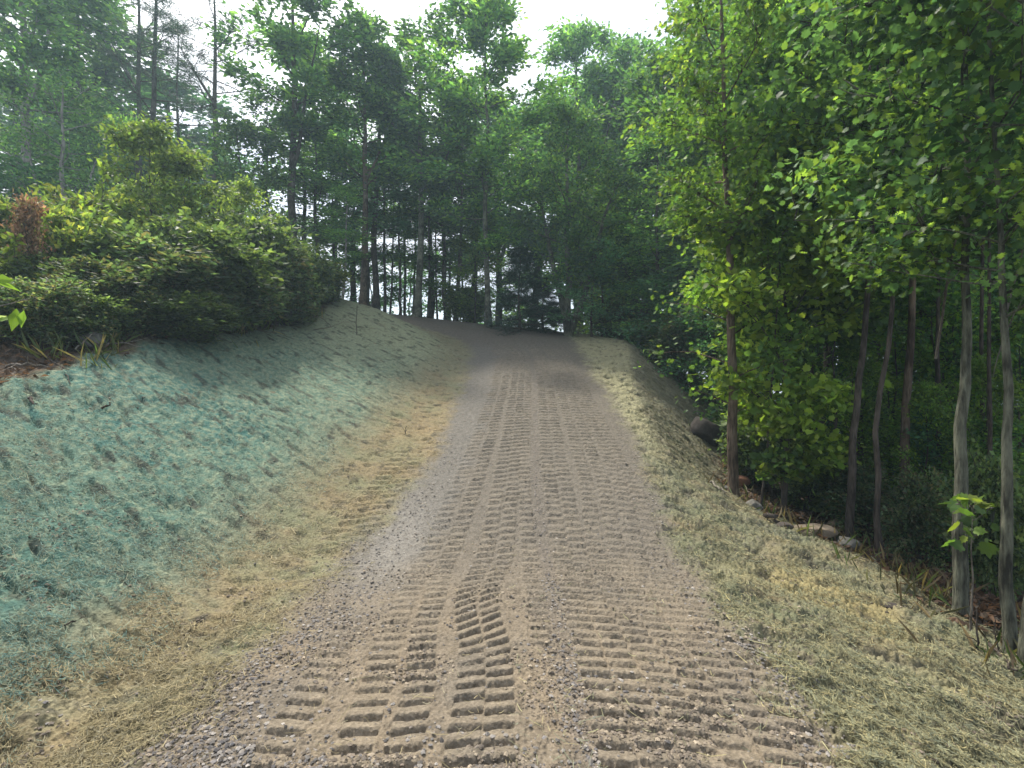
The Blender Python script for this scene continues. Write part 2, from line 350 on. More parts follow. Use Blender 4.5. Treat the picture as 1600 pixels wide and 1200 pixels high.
def palette(rng, n, cols, wts, P=None, jit=.30):
    cols = np.array(cols); idx = rng.choice(len(cols), n, p=np.array(wts) / sum(wts))
    c = cols[idx]
    if P is not None:   # neighbouring leaves of a spray share their tone
        cl = fbm(P[:, 0] * .9 + P[:, 2] * .7, P[:, 1] * .9 - P[:, 2] * .5, 3, 2)
        c = c * (1 + .55 * cl[:, None])
    return np.clip(c * (1 + rng.normal(0, jit, (n, 1))), .004, .6)
GREEN = [(0.063, 0.135, 0.048), (0.088, 0.174, 0.056), (0.048, 0.111, 0.054), (0.135, 0.222, 0.056)]
BLUEG = [(0.049, 0.122, 0.069), (0.065, 0.146, 0.081), (0.043, 0.098, 0.059)]
BRIGHT = [(0.115, 0.189, 0.035), (0.084, 0.155, 0.035), (0.176, 0.230, 0.041), (0.061, 0.115, 0.035)]
def unit(v): v = np.asarray(v, float); return v / (np.linalg.norm(v) + 1e-9)
def branch_path(rng, p0, d0, Ln, n=6, curve=.25, wob=.12):
    P = [np.array(p0, float)]; d = unit(d0)
    for i in range(n - 1):
        d = unit(d + np.array([0, 0, curve / n]) + rng.normal(0, wob, 3))
        P.append(P[-1] + d * Ln / (n - 1))
    return np.array(P)
PROF = {
 'oval': lambda t: math.sin(math.pi * min(1, .12 + .88 * t)) ** .6,
 'top': lambda t: (.35 + .65 * math.sin(math.pi * min(1, .1 + .82 * t))),
 'cone': lambda t: 1.02 - .85 * t,
 'column': lambda t: .75 + .25 * math.sin(3 * t + 1) if t < .85 else .5,
}
def grow(seed, H, r0, cb, R, nb, prof='oval', up=.55, curve=.3, ntw=6, lpt=24, sig=.22, lean=(0, 0), wob=.05, tw=.45,
         twig_r=True, fork=None, path=None, low=None):
    """trunk, limbs and twigs of one tree; returns its wood and the leaf positions with their directions"""
    rng = np.random.default_rng(seed); W = Wood()
    n = 14 if path is None else 40
    if path is None:
        t = np.linspace(0, 1, n)
        px = lean[0] * t * H + np.cumsum(rng.normal(0, wob * H / n * 1.4, n)); py = lean[1] * t * H + np.cumsum(rng.normal(0, wob * H / n * 1.4, n))
        TP = np.stack([px - px[0], py - py[0], t * H], 1)
    else:
        TP = np.asarray(path, float); tt = np.linspace(0, 1, len(TP)); t = np.linspace(0, 1, n)
        TP = np.stack([np.interp(t, tt, TP[:, k]) for k in range(3)], 1)
        H = TP[-1, 2]; wz = np.linspace(0, 5, n); TP[:, :2] += np.stack([fbm(wz, wz * 0 + seed, seed, 3), fbm(wz, wz * 0 + seed + 9, seed + 5, 3)], 1) * (.028 + .003 * H) * np.minimum(1, wz)[:, None]
    rad = r0 * (1 - .86 * t) ** .9; rad[0] *= 1.45; rad[-1] = r0 * .06
    TPb = np.vstack([TP[:1] + [0, 0, -.3], TP]); radb = np.concatenate([[rad[0] * 1.1], rad])
    W.tube(TPb, radb, 9 if path is None else 14)
    LP = []; LD = []
    stems = [(TP, rad, cb)]
    if fork:
        for (ft, ang, Lf, *sp) in fork:
            i = int(ft * (n - 1)); sp = sp[0] if sp else .38; d = np.array([math.cos(ang) * sp, math.sin(ang) * sp, 1])
            P = branch_path(rng, TP[i], d, Lf, 9, .25, .06); rr = rad[i] * .75 * np.linspace(1, .12, 9)
            W.tube(P, rr, 7); stems.append((P, rr, .35))
    ga = rng.uniform(0, 6.28)
    for si, (SP, SR, scb) in enumerate(stems):
        m = nb if si == 0 else max(4, nb // 2)
        ts = np.linspace(scb, .99, m)
        for bi, tb in enumerate(ts):
            tb = min(.995, max(.02, tb + rng.normal(0, .5 / m)))
            f = tb * (len(SP) - 1); i0 = int(f); fr = f - i0; i1 = min(i0 + 1, len(SP) - 1)
            p0 = SP[i0] * (1 - fr) + SP[i1] * fr; rb = (SR[i0] * (1 - fr) + SR[i1] * fr) * .5
            ga += 2.4 + rng.normal(0, .4)
            tc_ = (tb - scb) / max(1e-3, 1 - scb)
            Lb = R * PROF[prof](tc_) * rng.uniform(.6, 1.12) * (1 if si == 0 else .7)
            el = up * (.5 + .9 * tc_) + rng.normal(0, .12)
            d = np.array([math.cos(ga), math.sin(ga), el])
            BP = branch_path(rng, p0, d, Lb, 6, curve, .10)
            W.tube(BP, np.maximum(rb * np.linspace(1, .15, 6), .004), 5)
            for q in range(ntw):
                u = rng.uniform(.25, 1.0); f2 = u * 5; j0 = min(4, int(f2)); p1 = BP[j0] + (BP[j0 + 1] - BP[j0]) * (f2 - j0)
                dd = unit(BP[j0 + 1] - BP[j0]) + rng.normal(0, .6, 3); dd[2] = dd[2] * .6 + .1
                Lt = tw * Lb * rng.uniform(.4, 1.0) * (1.15 - .5 * u)
                TW = branch_path(rng, p1, dd, Lt, 4, .1, .18)
                if twig_r: W.tube(TW, np.linspace(.010, .003, 4), 3)
                c = max(2, int(lpt * rng.uniform(.5, 1.4)))
                k = rng.uniform(.15, 1.05, c) * 3; k0 = np.clip(k.astype(int), 0, 2)
                pp = TW[k0] + (TW[k0 + 1] - TW[k0]) * (k - k0)[:, None] + rng.normal(0, sig, (c, 3)) * np.array([1, 1, .75])
                LP.append(pp); LD.append(np.tile(unit(TW[-1] - TW[0]) * .7 + np.array([0, 0, -.25]), (c, 1)) + (pp - TW[1]) * .6)
    if low:   # sprays of leaves low on the trunk
        for (tl, ln, c, a) in low:
            f = tl * (n - 1); i0 = int(f); p0 = TP[i0]
            BP = branch_path(rng, p0, (math.cos(a), math.sin(a), .3), ln, 5, .1, .15); W.tube(BP, np.linspace(.012, .004, 5), 4)
            pp = BP[rng.integers(2, 5, c)] + rng.normal(0, sig, (c, 3)); LP.append(pp); LD.append(np.tile([0, 0, -.3], (c, 1)) + (pp - p0) * .5)
    return W, np.concatenate(LP), np.concatenate(LD), rng
def tag(o, label, cat, group=None, kind=None):
    o['label'] = label; o['category'] = cat
    if group: o['group'] = group
    if kind: o['kind'] = kind
    return o
def single(name, me, label, cat, group=None, kind=None, loc=(0, 0, 0), rz=0, sc=1):
    o = bpy.data.objects.new(name, me); C.objects.link(o); o.location = loc; o.rotation_euler = (0, 0, rz); o.scale = (sc,) * 3 if np.isscalar(sc) else sc
    return tag(o, label, cat, group, kind)
def assemble(name, parts, loc, label, cat, group=None, rz=0, sc=(1, 1, 1), tilt=(0, 0)):
    r = bpy.data.objects.new(name, None); C.objects.link(r); r.empty_display_size = .2
    r.location = loc; r.rotation_euler = (tilt[0], tilt[1], rz); r.scale = sc
    tag(r, label, cat, group)
    for pn, me in parts:
        p = bpy.data.objects.new(pn, me); C.objects.link(p); p.parent = r
    return r
def tree_proto(kind, seed, **k):
    leaf = k.pop('leaf', T_OVAL); ls = k.pop('ls', .12); cols = k.pop('cols', GREEN); wts = k.pop('wts', None) or [1] * len(cols)
    bark = k.pop('bark', M_BARK); lm = k.pop('lm', M_LEAF); tilt = k.pop('ltilt', .95)
    W, P, D, rng = grow(seed, **k)
    n = len(P)
    lme = leaf_mesh(kind + "_crown", P, D, ls * rng.uniform(.6, 1.25, n), leaf, palette(rng, n, cols, wts, P), lm, rng, tilt)
    return [('trunk', W.mesh(kind + "_trunk", bark)), ('crown', lme)]
#SPLIT_TERRAIN
# ------------------------------------------------------------------ ground sheet: road, banks, wood floor
def graded():
    ys = list(np.arange(-60, -4, 4.0)) + list(np.arange(-4, 1.3, .25))
    y = 1.3
    while y < 26:
        ys.append(y); y += min(max(1.1 * y * y / 1000, .0065), (.019 if y < 12 else .026) if y < 16 else .06)
    while y < 160:
        ys.append(y); y += max(.06, (y - 25.9) * .12)
    ys.append(165.0)
    return np.array(ys)
YS = graded()
us = np.linspace(-1.12, 1.12, 1080)
XS = us[None, :] * (np.clip(YS, 1.0, 30)[:, None] + 0.5)
oute = np.array([1.03, 1.08, 1.15, 1.3, 1.6, 2.2, 3.5, 6, 10])
edge = XS[:, -1][:, None]
far_ = 165.0
tt = np.array([.004, .01, .02, .04, .07, .12, .2, .35, .6, 1.0])[None]
OUT = edge + (far_ - edge) * tt
XX = np.concatenate([-OUT[:, ::-1], XS, OUT], 1)
YY = np.repeat(YS[:, None], XX.shape[1], 1)
ZB = np.zeros_like(XX)
ZZ = np.zeros_like(XX); COL = np.zeros(XX.shape + (3,)); CLS = np.zeros(XX.shape, np.int8)
for a in range(0, len(YS), 60):
    x = XX[a:a+60]; y = YY[a:a+60]
    dz, road, teal, straw, soil, cover, j1, j2, fur, pr = detail(x, y)
    ZZ[a:a+60] = base_z(x, y) + dz
    n1 = fbm(x * .55, y * .55, 101, 3); n2 = fbm(x * 2.2, y * 2.2, 103, 4); n3 = fbm(x * 14, y * 14, 105, 3)
    c = np.zeros(x.shape + (3,)); c[:] = (.176, .157, .131)                              # packed gravel and fines
    c = mixc(c, (.242, .196, .140), np.clip(sstep(5.5, 2.6, y) * (.75 + .9 * n2), 0, 1))      # tan dirt close by
    kx, kz = knots(y)
    lane = x - kx[..., 7]
    c = mixc(c, (.185, .175, .158), .7 * sstep(-.75, -1.05, lane + .25 * n2) * sstep(3.4, 4.6, y) * (1 - sstep(15, 18, y)))
    c = mixc(c, (.28, .262, .235), .6 * np.exp(-((x + 1.08) / .26) ** 2) * np.exp(-((y - 4.9) / .85) ** 2))
    c = mixc(c, (.150, .132, .118), .5 * np.clip(.6 + 1.2 * n2, 0, 1) * np.exp(-((x - np.interp(y, TD, [.3, .31, .30, .29, .5, .53, .3])) / .06) ** 2) * (1 - sstep(12, 15, y)))
    c = mixc(c, (.165, .143, .120), .7 * sstep(14.5, 18, y))
    c = mixc(c, (.262, .226, .174), np.clip(.55 * cover * (.6 + n2), 0, 1) * (y < 15))
    tl = np.zeros_like(c); tl[:] = (.138, .226, .172)
    tl = mixc(tl, (.060, .172, .152), np.clip(.72 + 1.2 * n1 + .9 * n2 - .055 * y, 0, .95))
    tl = mixc(tl, (.235, .275, .185), np.clip(.25 + 1.5 * n3 + .05 * (y - 5), 0, .8))
    tl = mixc(tl, (.30, .32, .20), sstep(8, 15, y) * .8); tl = mixc(tl, (.24, .23, .15), .7 * np.clip(1 - np.abs(x - kx[..., 4]) / .7 + .8 * n2, 0, 1))
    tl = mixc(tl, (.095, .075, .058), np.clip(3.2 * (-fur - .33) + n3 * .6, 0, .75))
    tl = mixc(tl, (.17, .075, .045), np.clip(4 * (n2 - .42), 0, .7))
    st = np.zeros_like(c); st[:] = (.255, .210, .125)
    st = mixc(st, (.215, .225, .135), np.clip(.45 + 1.6 * n2 + (x > 0) * .25, 0, 1))
    st = mixc(st, (.33, .25, .14), np.clip(.15 + 1.3 * n1 - (x > 0) * .25, 0, .9))
    st = mixc(st, (.115, .100, .080), np.clip(1.6 * (n3 - .10) + .10 + (x > 0) * .15, 0, .75))
    st = mixc(st, (.16, .20, .165), np.clip(1.8 * (n1 - .05), 0, .5) * (x > 0))
    st = mixc(st, (.24, .235, .16), sstep(9, 13, y) * .6)
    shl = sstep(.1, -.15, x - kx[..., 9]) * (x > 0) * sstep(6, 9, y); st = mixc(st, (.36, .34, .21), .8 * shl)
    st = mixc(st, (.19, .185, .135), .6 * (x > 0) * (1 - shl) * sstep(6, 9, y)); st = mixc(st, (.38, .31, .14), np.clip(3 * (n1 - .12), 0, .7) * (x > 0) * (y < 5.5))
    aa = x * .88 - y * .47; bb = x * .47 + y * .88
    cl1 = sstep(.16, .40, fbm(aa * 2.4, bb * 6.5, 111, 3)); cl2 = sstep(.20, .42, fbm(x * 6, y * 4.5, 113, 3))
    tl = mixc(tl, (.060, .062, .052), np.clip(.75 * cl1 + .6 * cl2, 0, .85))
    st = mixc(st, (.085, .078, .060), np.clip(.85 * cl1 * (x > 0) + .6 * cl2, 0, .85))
    so_ = np.zeros_like(c); so_[:] = (.060, .045, .034)
    so_ = mixc(so_, (.115, .080, .055), np.clip(.35 + 1.3 * n2 + n3, 0, 1))
    so_ = mixc(so_, (.16, .09, .05), np.clip(2.5 * (n3 - .25), 0, .7))
    W_ = road + teal + straw + soil + 1e-6
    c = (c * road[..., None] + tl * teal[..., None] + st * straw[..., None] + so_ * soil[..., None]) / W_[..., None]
    if True:   # straw and dirt scattered over the drive's edges
        c = c * (1 + .35 * n3[..., None])
    COL[a:a+60] = np.clip(c * .72, .01, .8)
    k = np.stack([road, teal, straw, soil], -1).argmax(-1)
    cls = np.where(k == 0, 0, np.where(k == 3, 3, np.where(x < kx[..., 7], 1, 2)))
    CLS[a:a+60] = cls
nr, nc = XX.shape
VALL = np.stack([XX, YY, ZZ], -1).reshape(-1, 3); CALL = COL.reshape(-1, 3)
ii = np.arange(nr - 1)[:, None] * nc + np.arange(nc - 1)[None]
Q = np.stack([ii, ii + 1, ii + nc + 1, ii + nc], -1).reshape(-1, 4); QC = CLS[:-1, :-1].reshape(-1)
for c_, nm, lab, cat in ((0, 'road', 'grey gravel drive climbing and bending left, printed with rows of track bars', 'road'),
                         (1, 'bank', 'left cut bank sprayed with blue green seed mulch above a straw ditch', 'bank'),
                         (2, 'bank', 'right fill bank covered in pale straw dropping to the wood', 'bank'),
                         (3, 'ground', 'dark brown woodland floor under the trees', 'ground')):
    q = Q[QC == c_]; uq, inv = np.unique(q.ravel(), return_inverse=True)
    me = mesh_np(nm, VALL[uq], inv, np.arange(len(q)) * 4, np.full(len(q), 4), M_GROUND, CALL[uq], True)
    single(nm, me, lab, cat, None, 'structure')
del XX, YY, ZZ, COL, VALL, CALL, Q
#END_TERRAIN
# ------------------------------------------------------------------ woods
def at(px, d): return (px - 800) / 800 * d
def hgt(d, top, z): return 1.6 + (600 - top) / 800 * d - z
RNG = np.random.default_rng(77)
PROTO = {}
def proto(key, H, R, **k):
    PROTO[key] = (tree_proto(key, H=H, R=R, **k), H, R)
DK = [(0.053, 0.116, 0.046), (0.074, 0.155, 0.053), (0.042, 0.095, 0.049), (0.105, 0.185, 0.053)]
proto('tall_a', 17, 3.0, wob=.018, seed=11, r0=.15, cb=.40, nb=21, prof='oval', ntw=6, lpt=68, sig=0.216, ls=0.207, cols=DK, fork=[(.5, 1.0, 7)])
proto('tall_b', 17, 2.6, wob=.018, seed=12, r0=.14, cb=.48, nb=17, prof='top', ntw=6, lpt=61, sig=0.207, ls=0.195, cols=DK, fork=[(.55, 4.0, 6), (.45, 2.2, 6)])
proto('tall_c', 17, 3.0, wob=.018, seed=13, r0=.16, cb=.22, nb=30, prof='column', ntw=7, lpt=68, sig=0.234, ls=0.207, cols=GREEN)
proto('tall_d', 17, 2.4, wob=.018, seed=14, r0=.13, cb=.30, nb=22, prof='oval', ntw=6, lpt=65, sig=0.198, ls=0.195, cols=BLUEG, lean=(.02, 0))
proto('tall_e', 17, 2.9, wob=.018, seed=15, r0=.105, cb=.27, nb=30, prof='oval', ntw=7, lpt=76, sig=0.225, ls=0.207, cols=GREEN)
proto('slim_a', 14, 1.5, wob=.018, seed=21, r0=.085, cb=.25, nb=20, prof='column', ntw=5, lpt=50, sig=.18, ls=.15, cols=DK)
proto('slim_b', 14, 1.7, wob=.018, seed=22, r0=.075, cb=.40, nb=16, prof='top', ntw=5, lpt=60, sig=.2, ls=.15, cols=DK, lean=(-.02, 0))
proto('slim_c', 14, 1.5, wob=.018, seed=23, r0=.075, cb=.66, nb=14, prof='top', ntw=5, lpt=50, sig=.2, ls=.14, cols=DK)
proto('under_a', 6, 1.8, seed=31, r0=.06, cb=.08, nb=22, prof='oval', ntw=6, lpt=40, sig=.2, ls=.15, cols=GREEN)
proto('under_b', 6, 1.9, seed=32, r0=.05, cb=.12, nb=20, prof='column', ntw=6, lpt=42, sig=.2, ls=.16, cols=BLUEG, up=.25)
proto('under_c', 6, 1.7, seed=33, r0=.05, cb=.10, nb=22, prof='oval', ntw=6, lpt=44, sig=.18, ls=.14, cols=[(.085, .150, .030), (.06, .12, .03), (.12, .18, .04)])
NEED = [(.030, .060, .036), (.042, .074, .044), (.024, .048, .030)]
proto('pine_a', 17, 1.9, wob=.018, seed=41, r0=.12, cb=.40, nb=34, prof='cone', up=.12, curve=.35, ntw=7, lpt=26, sig=.11, ls=.20, leaf=T_NEEDLE * [2.2, 1, 1], cols=NEED, lm=M_NEEDLE, ltilt=1.2)
proto('pine_b', 17, 1.7, wob=.018, seed=42, r0=.11, cb=.50, nb=26, prof='oval', up=.2, curve=.3, ntw=7, lpt=24, sig=.11, ls=.20, leaf=T_NEEDLE * [2.2, 1, 1], cols=NEED, lm=M_NEEDLE, ltilt=1.2, fork=[(.62, .4, 5)])
proto('fir_bush', 4, 1.5, seed=43, r0=.06, cb=.02, nb=44, prof='cone', up=.12, curve=.15, ntw=8, lpt=46, sig=.12, ls=.20, leaf=T_NEEDLE * [2.4, 1, 1], cols=[(.020, .052, .040), (.028, .064, .050), (.016, .040, .032)], lm=M_NEEDLE, ltilt=1.2)
def put(key, px, d, top, wpx=None, label='', name='tree', cat='tree', group=None, bark=None, rz=None, tilt=(0, 0), x=None, y=None, dz=0):
    parts, H, R = PROTO[key]
    X = at(px, d) if x is None else x; Y = d if y is None else y
    z = zs(X, Y) - .05 + dz
    h = hgt(Y, top, z); sz = h / H * .97; sx = sz if wpx is None else (wpx / 800 * Y / 2) / R
    if bark: parts = [(n_, (alt_bark(m_, bark) if n_ == 'trunk' else m_)) for n_, m_ in parts]
    return assemble(name, parts, (X, Y, z), label, cat, group, RNG.uniform(0, 6.28) if rz is None else rz, (sx, sx, sz), tilt)
_alt = {}
def alt_bark(me, mat):
    k = (me.name, mat.name)
    if k not in _alt:
        c = me.copy(); c.materials.clear(); c.materials.append(mat); _alt[k] = c
    return _alt[k]
DT_ = 'deciduous_tree'
# --- left rise, left to right
put('tall_a', 40, 19, -160, 330, 'thick grey trunked tree at far left behind the russet dead shrub', DT_, bark=M_BARKP)
put('tall_c', 130, 25, -10, 330, 'dark leafy tree rising behind the grey forked tree at far left', DT_)
put('under_b', 20, 17, 250, 260, 'low dark leafy tree in front of the thick grey trunk at far left', DT_)
put('tall_d', 262, 31, 110, 330, 'low dark rounded tree crown seen between the bare pines at left', DT_)
put('under_a', 190, 24, 200, 280, 'shaded small tree behind the yellow green sapling', DT_)
put('pine_b', 214, 22, -70, 190, 'sparse dark pine, leftmost of the pines against the bright sky', 'pine_tree', 'pine')
put('pine_a', 236, 21, -130, 190, 'tallest bare stemmed pine of the group against the sky at upper left', 'pine_tree', 'pine')
put('pine_a', 281, 25, 20, 130, 'thin short pine between the tall pine and the fork topped pine', 'pine_tree', 'pine')
put('pine_b', 333, 20, -40, 200, 'fork topped pine with dark trunk right of the yellow green sapling', 'pine_tree', 'pine')
put('under_a', 385, 19, 190, 190, 'leafy small tree filling the gap beside the fork topped pine', DT_)
# --- middle, behind the bend
put('slim_b', 419, 21, 140, 150, 'slender dark stemmed tree left of the tall oak with the open spreading top', DT_)
put('tall_b', 460, 20, -80, 270, 'tall straight oak with open spreading top at centre left', 'oak_tree', 'oak')
put('slim_a', 497, 22, 190, 160, 'narrow leafy tree just right of the tall straight oak', DT_)
put('slim_b', 534, 19, 290, 110, 'thin pale sapling stem left of the leaning grey trunk', DT_, bark=M_BARKP)
put('tall_a', 566, 20.5, 35, 240, 'grey trunk leaning right at the end of the seeded bank', DT_, bark=M_BARKB, tilt=(0, .03))
put('tall_d', 588, 22.5, 75, 200, 'black trunk standing directly right of the leaning grey trunk', DT_)
put('slim_b', 601, 24, 130, 120, 'thin black trunk, first of the thin stems right of the leaning grey trunk', DT_)
put('slim_b', 634, 27, 160, 120, 'thin bent stem just left of the straight grey trunk', DT_)
put('tall_b', 651, 20.5, 35, 220, 'straight grey trunk rising from the far edge of the drive', DT_, bark=M_BARKG)
put('slim_a', 697, 23, 120, 150, 'left of the two thin black stems before the bright sky gap', DT_)
put('slim_b', 712, 22, 120, 160, 'right of the two thin black stems before the bright sky gap', DT_)
put('tall_e', 763, 19.3, -15, 270, 'pale slender trunk under the tallest full crown at picture centre', DT_, bark=M_BARKG)
put('under_c', 742, 21, 360, 120, 'low bright leafy tree left of the pale slender trunk', DT_)
put('fir_bush', 812, 18.6, 385, 130, 'dark bluish evergreen bush at the drive edge right of the pale slender trunk', 'evergreen_bush', 'evergreen')
put('fir_bush', 848, 19.6, 440, 110, 'lower dark evergreen bush beside the forked pale trunk', 'evergreen_bush', 'evergreen')
proto('forked', 9, 2.2, seed=51, r0=.13, cb=.32, nb=22, prof='oval', ntw=7, lpt=48, sig=.22, ls=.15, cols=GREEN, bark=M_BARKG, fork=[(.03, 3.3, 7.0, .16), (.05, .1, 6.5, .20)])
put('forked', 888, 18.3, 170, 200, 'pale forked trunk at the crest of the drive with mid green crown', 'forked_tree', rz=0.0)
put('tall_a', 905, 25, 40, 240, 'tall tree with open airy crown behind the forked pale trunk', DT_)
put('tall_b', 962, 27, 45, 220, 'round topped tree standing against the grey sky right of centre', DT_)
put('under_c', 940, 20.5, 270, 150, 'light green slender tree right of the forked pale trunk', DT_)
put('tall_d', 990, 22, 160, 210, 'bluish green tree between the round topped tree and the right wood', DT_)
put('under_b', 925, 18, 390, 150, 'low drooping leafy tree just right of the forked pale trunk base', DT_)
put('under_a', 985, 19, 360, 200, 'dense mid green low tree above the right shoulder crest', DT_)
put('tall_c', 1045, 19, 90, 260, 'dark tree with full crown behind the bright sapling leaves', DT_)
put('slim_a', 1022, 17, 200, 150, 'dark thin trunk left of the brown sapling trunk on the fill bank', DT_)
put('slim_b', 1086, 16, 170, 170, 'second dark thin trunk behind the brown sapling trunk', DT_)
put('under_b', 1062, 15.5, 410, 190, 'bluish green low tree below the crest of the fill bank', DT_)
put('under_a', 1000, 17.5, 440, 150, 'small dark low tree tucked behind the crest shoulder', DT_)
put('under_b', 1115, 13.5, 470, 170, 'small shaded low tree by the dark boulder', DT_)
put('slim_a', 480, 24, 200, 170, 'hazy narrow tree between the tall oak and the pale sapling stem', DT_)
put('slim_b', 548, 25, 230, 190, 'hazy airy tree behind the leaning grey trunk', DT_)
put('slim_a', 672, 26, 230, 180, 'airy narrow tree in the bright gap right of the straight grey trunk', DT_)
put('slim_b', 738, 25, 120, 200, 'airy tree left behind the pale slender trunk', DT_)
put('under_b', 640, 29, 400, 150, 'small hazy tree low in the bright gap behind the drive', DT_)
put('under_b', 580, 27, 400, 140, 'small hazy tree low behind the thin black trunks', DT_)
put('slim_a', 528, 28, 140, 190, 'hazy tall tree between the tall oak and the leaning grey trunk', DT_)
for i, (px, d, top) in enumerate([(523, 24, 200), (556, 26, 230), (576, 25, 250), (608, 25, 220), (625, 23.5, 260), (643, 25.5, 200), (668, 23, 270), (684, 25, 230), (704, 26, 240), (727, 23.5, 230), (745, 25, 260)]):
    put(['slim_a', 'slim_b'][i % 2], px, d, top, 90, 'thin dark pole tree against the bright gap behind the bend', 'young_tree', 'tree', group='thin pole trees behind the bend')
# --- the far back of the wood: too alike to tell apart
BACK = [(30, 36, 120), (90, 40, 130), (175, 38, 170), (300, 38, 230), (780, 34, 160), (840, 36, 170), (900, 38, 150),
        (950, 33, 120), (1010, 30, 140), (1060, 27, 110), (1120, 24, 60), (1010, 24, 250)]
for i, (px, d, top) in enumerate(BACK):
    put(['tall_c', 'tall_a', 'tall_d'][i % 3], px, d, top, 300, 'hazy tree at the far back of the wood', DT_, group='hazy trees at the far back of the wood')
# --- right wood, deep shade
WOOD = [(1150, 17, -60), (1190, 14, -200), (1235, 18, -160), (1290, 13, -260), (1330, 17, -200), (1390, 14, -300), (1440, 18, -260), (1490, 12, -400), (1545, 16, -300),
        (1600, 13, -400), (1660, 10, -500), (1700, 16, -300), (1360, 22, -100), (1480, 24, -100), (1580, 24, -160), (1240, 24, -60)]
for i, (px, d, top) in enumerate(WOOD):
    put(['tall_c', 'tall_a', 'tall_c', 'tall_d'][i % 4], px, d, top, 330 if d > 15 else 420, 'tall tree deep in the shaded wood behind the front trunks at right', DT_, group='tall trees deep in the right wood')
UNDER = [(1170, 11.5, 330), (1215, 13, 300), (1275, 11, 340), (1320, 14, 300), (1370, 10.5, 380), (1420, 12.5, 330), (1465, 9.5, 420), (1520, 11, 380), (1570, 8.8, 470), (1625, 9.5, 400),
         (1680, 8, 420), (1350, 17, 300), (1450, 16, 320), (1540, 15, 320), (1260, 17, 320), (1130, 19, 330), (1390, 8.6, 590), (1480, 7.4, 640), (1560, 6.6, 660), (1310, 9.2, 600)]
for i, (px, d, top) in enumerate(UNDER):
    put(['under_a', 'under_c', 'under_b'][i % 3], px, d, top, 230 if d > 9 else 200, 'low leafy understory tree in the deep shade of the right wood', 'understory_tree', group='understory trees in the right wood')

STEM = [(1166, 9.5, 150, .6), (1197, 9.0, 60, .5), (1252, 10, 30, .9), (1287, 9.6, 120, .7), (1345, 9.0, 90, .6), (1372, 11, 30, .8), (1437, 9.5, 60, .7), (1468, 7.5, 150, .5), (1533, 7.0, 60, .7), (1551, 5.6, 120, .5), (1229, 12, 0, .8), (1305, 12, 0, .8)]
for i, (px, d, top, f) in enumerate(STEM):
    put('slim_c', px, d, top - 150, 150, 'thin dark stem standing among the front trunks of the right wood', 'young_tree', 'tree', group='thin stems in the right wood')

for px, d, top, wd in ((1335, 8.3, 540, 150), (1395, 8.9, 470, 160), (1445, 7.2, 600, 130), (1485, 9.0, 440, 170), (1545, 6.6, 560, 140), (1590, 7.4, 450, 150)):
    put('under_c', px, d, top, wd, 'low leafy understory tree in the deep shade of the right wood', 'understory_tree', group='understory trees in the right wood')

# --- right wood, the trees at the toe of the fill bank: one build each
def own(name, px, d, label, H, cat='tree', dz=0, rz=0, kind='own', **k):
    X = at(px, d); z = zs(X, d) - .03 + dz
    return assemble(name, tree_proto(kind, H=H, **k), (X, d, z), label, cat, None, rz)
own('oak_sapling', 1146, 7.4, 'brown bare trunk alone at the toe of the fill bank with lobed leaves high above', 8.4, seed=101, kind='oak', r0=0.0791, cb=0.48, R=1.4, nb=28, prof='oval', ntw=7, lpt=48,
    sig=.15, ls=0.093, leaf=T_OAK, cols=BRIGHT, wts=[3, 4, 1, 3], lm=M_LEAFB, bark=M_BARKB, path=[(0, 0, 0), (-.02, 0, 1.5), (-.06, 0, 3.5), (-.12, 0, 5.5), (-.2, .1, 8.4)], low=[(.24, .7, 40, 3.3), (.31, 1.15, 60, 3.0), (.36, 1.2, 60, .2), (.30, 1.0, 60, 5.5), (.40, 1.2, 60, 2.5), (.22, .7, 40, .6)])
own('maple_sapling', 1222, 7.35, 'bright yellow green sunlit maple sapling right of the brown bare trunk', 5.2, seed=102, kind='maple', r0=0.0387, cb=.16, R=1.6, nb=24, prof='oval', ntw=7, lpt=52,
    sig=.15, ls=0.103, leaf=T_MAPLE, cols=[(.15, .22, .035), (.11, .18, .03), (.19, .25, .04), (.08, .14, .03)], wts=[4, 3, 3, 2], lm=M_LEAFB, bark=M_BARK)
own('maple_sapling', 1208, 8.6, 'second maple sapling with dark thin stem behind the sunlit one', 6.4, seed=103, kind='maple', r0=0.0430, cb=.30, R=1.4, nb=22, prof='oval', ntw=6, lpt=56,
    sig=.16, ls=0.103, leaf=T_MAPLE, cols=BRIGHT, wts=[2, 4, 1, 4], lm=M_LEAFB, bark=M_BARK)
own('maple_sapling', 1270, 8.8, 'dark double stemmed maple with mid green leaves above the sunlit sapling', 9.5, seed=104, kind='maple', r0=0.0602, cb=0.52, R=1.9, nb=26, prof='oval', ntw=7, lpt=52,
    sig=.18, ls=0.109, leaf=T_MAPLE, cols=[(0.102, 0.189, 0.043), (0.072, 0.145, 0.043), (0.145, 0.246, 0.043)], lm=M_LEAFB, bark=M_BARK, fork=[(.08, .3, 7.5)])
own('young_tree', 1189, 7.3, 'very thin dark stem just right of the brown bare trunk', 4.6, seed=105, kind='young', r0=0.0189, cb=.45, R=.8, nb=12, prof='oval', ntw=5, lpt=31,
    sig=.12, ls=0.085, leaf=T_MAPLE, cols=BRIGHT, wts=[1, 3, 0, 3], lm=M_LEAFB)
own('dark_trunked_tree', 1326, 6.6, 'black trunk leaning right between the sunlit sapling and the reddish brown trunk', 8.8, seed=106, kind='dark', r0=0.0533, cb=0.64, R=1.7, nb=22, prof='top', ntw=6, lpt=49,
    sig=.17, ls=0.096, leaf=T_OAK, cols=GREEN, lm=M_LEAFB, path=[(0, 0, 0), (.06, 0, 1.2), (.22, 0, 3), (.36, 0, 5), (.45, .1, 8.8)])
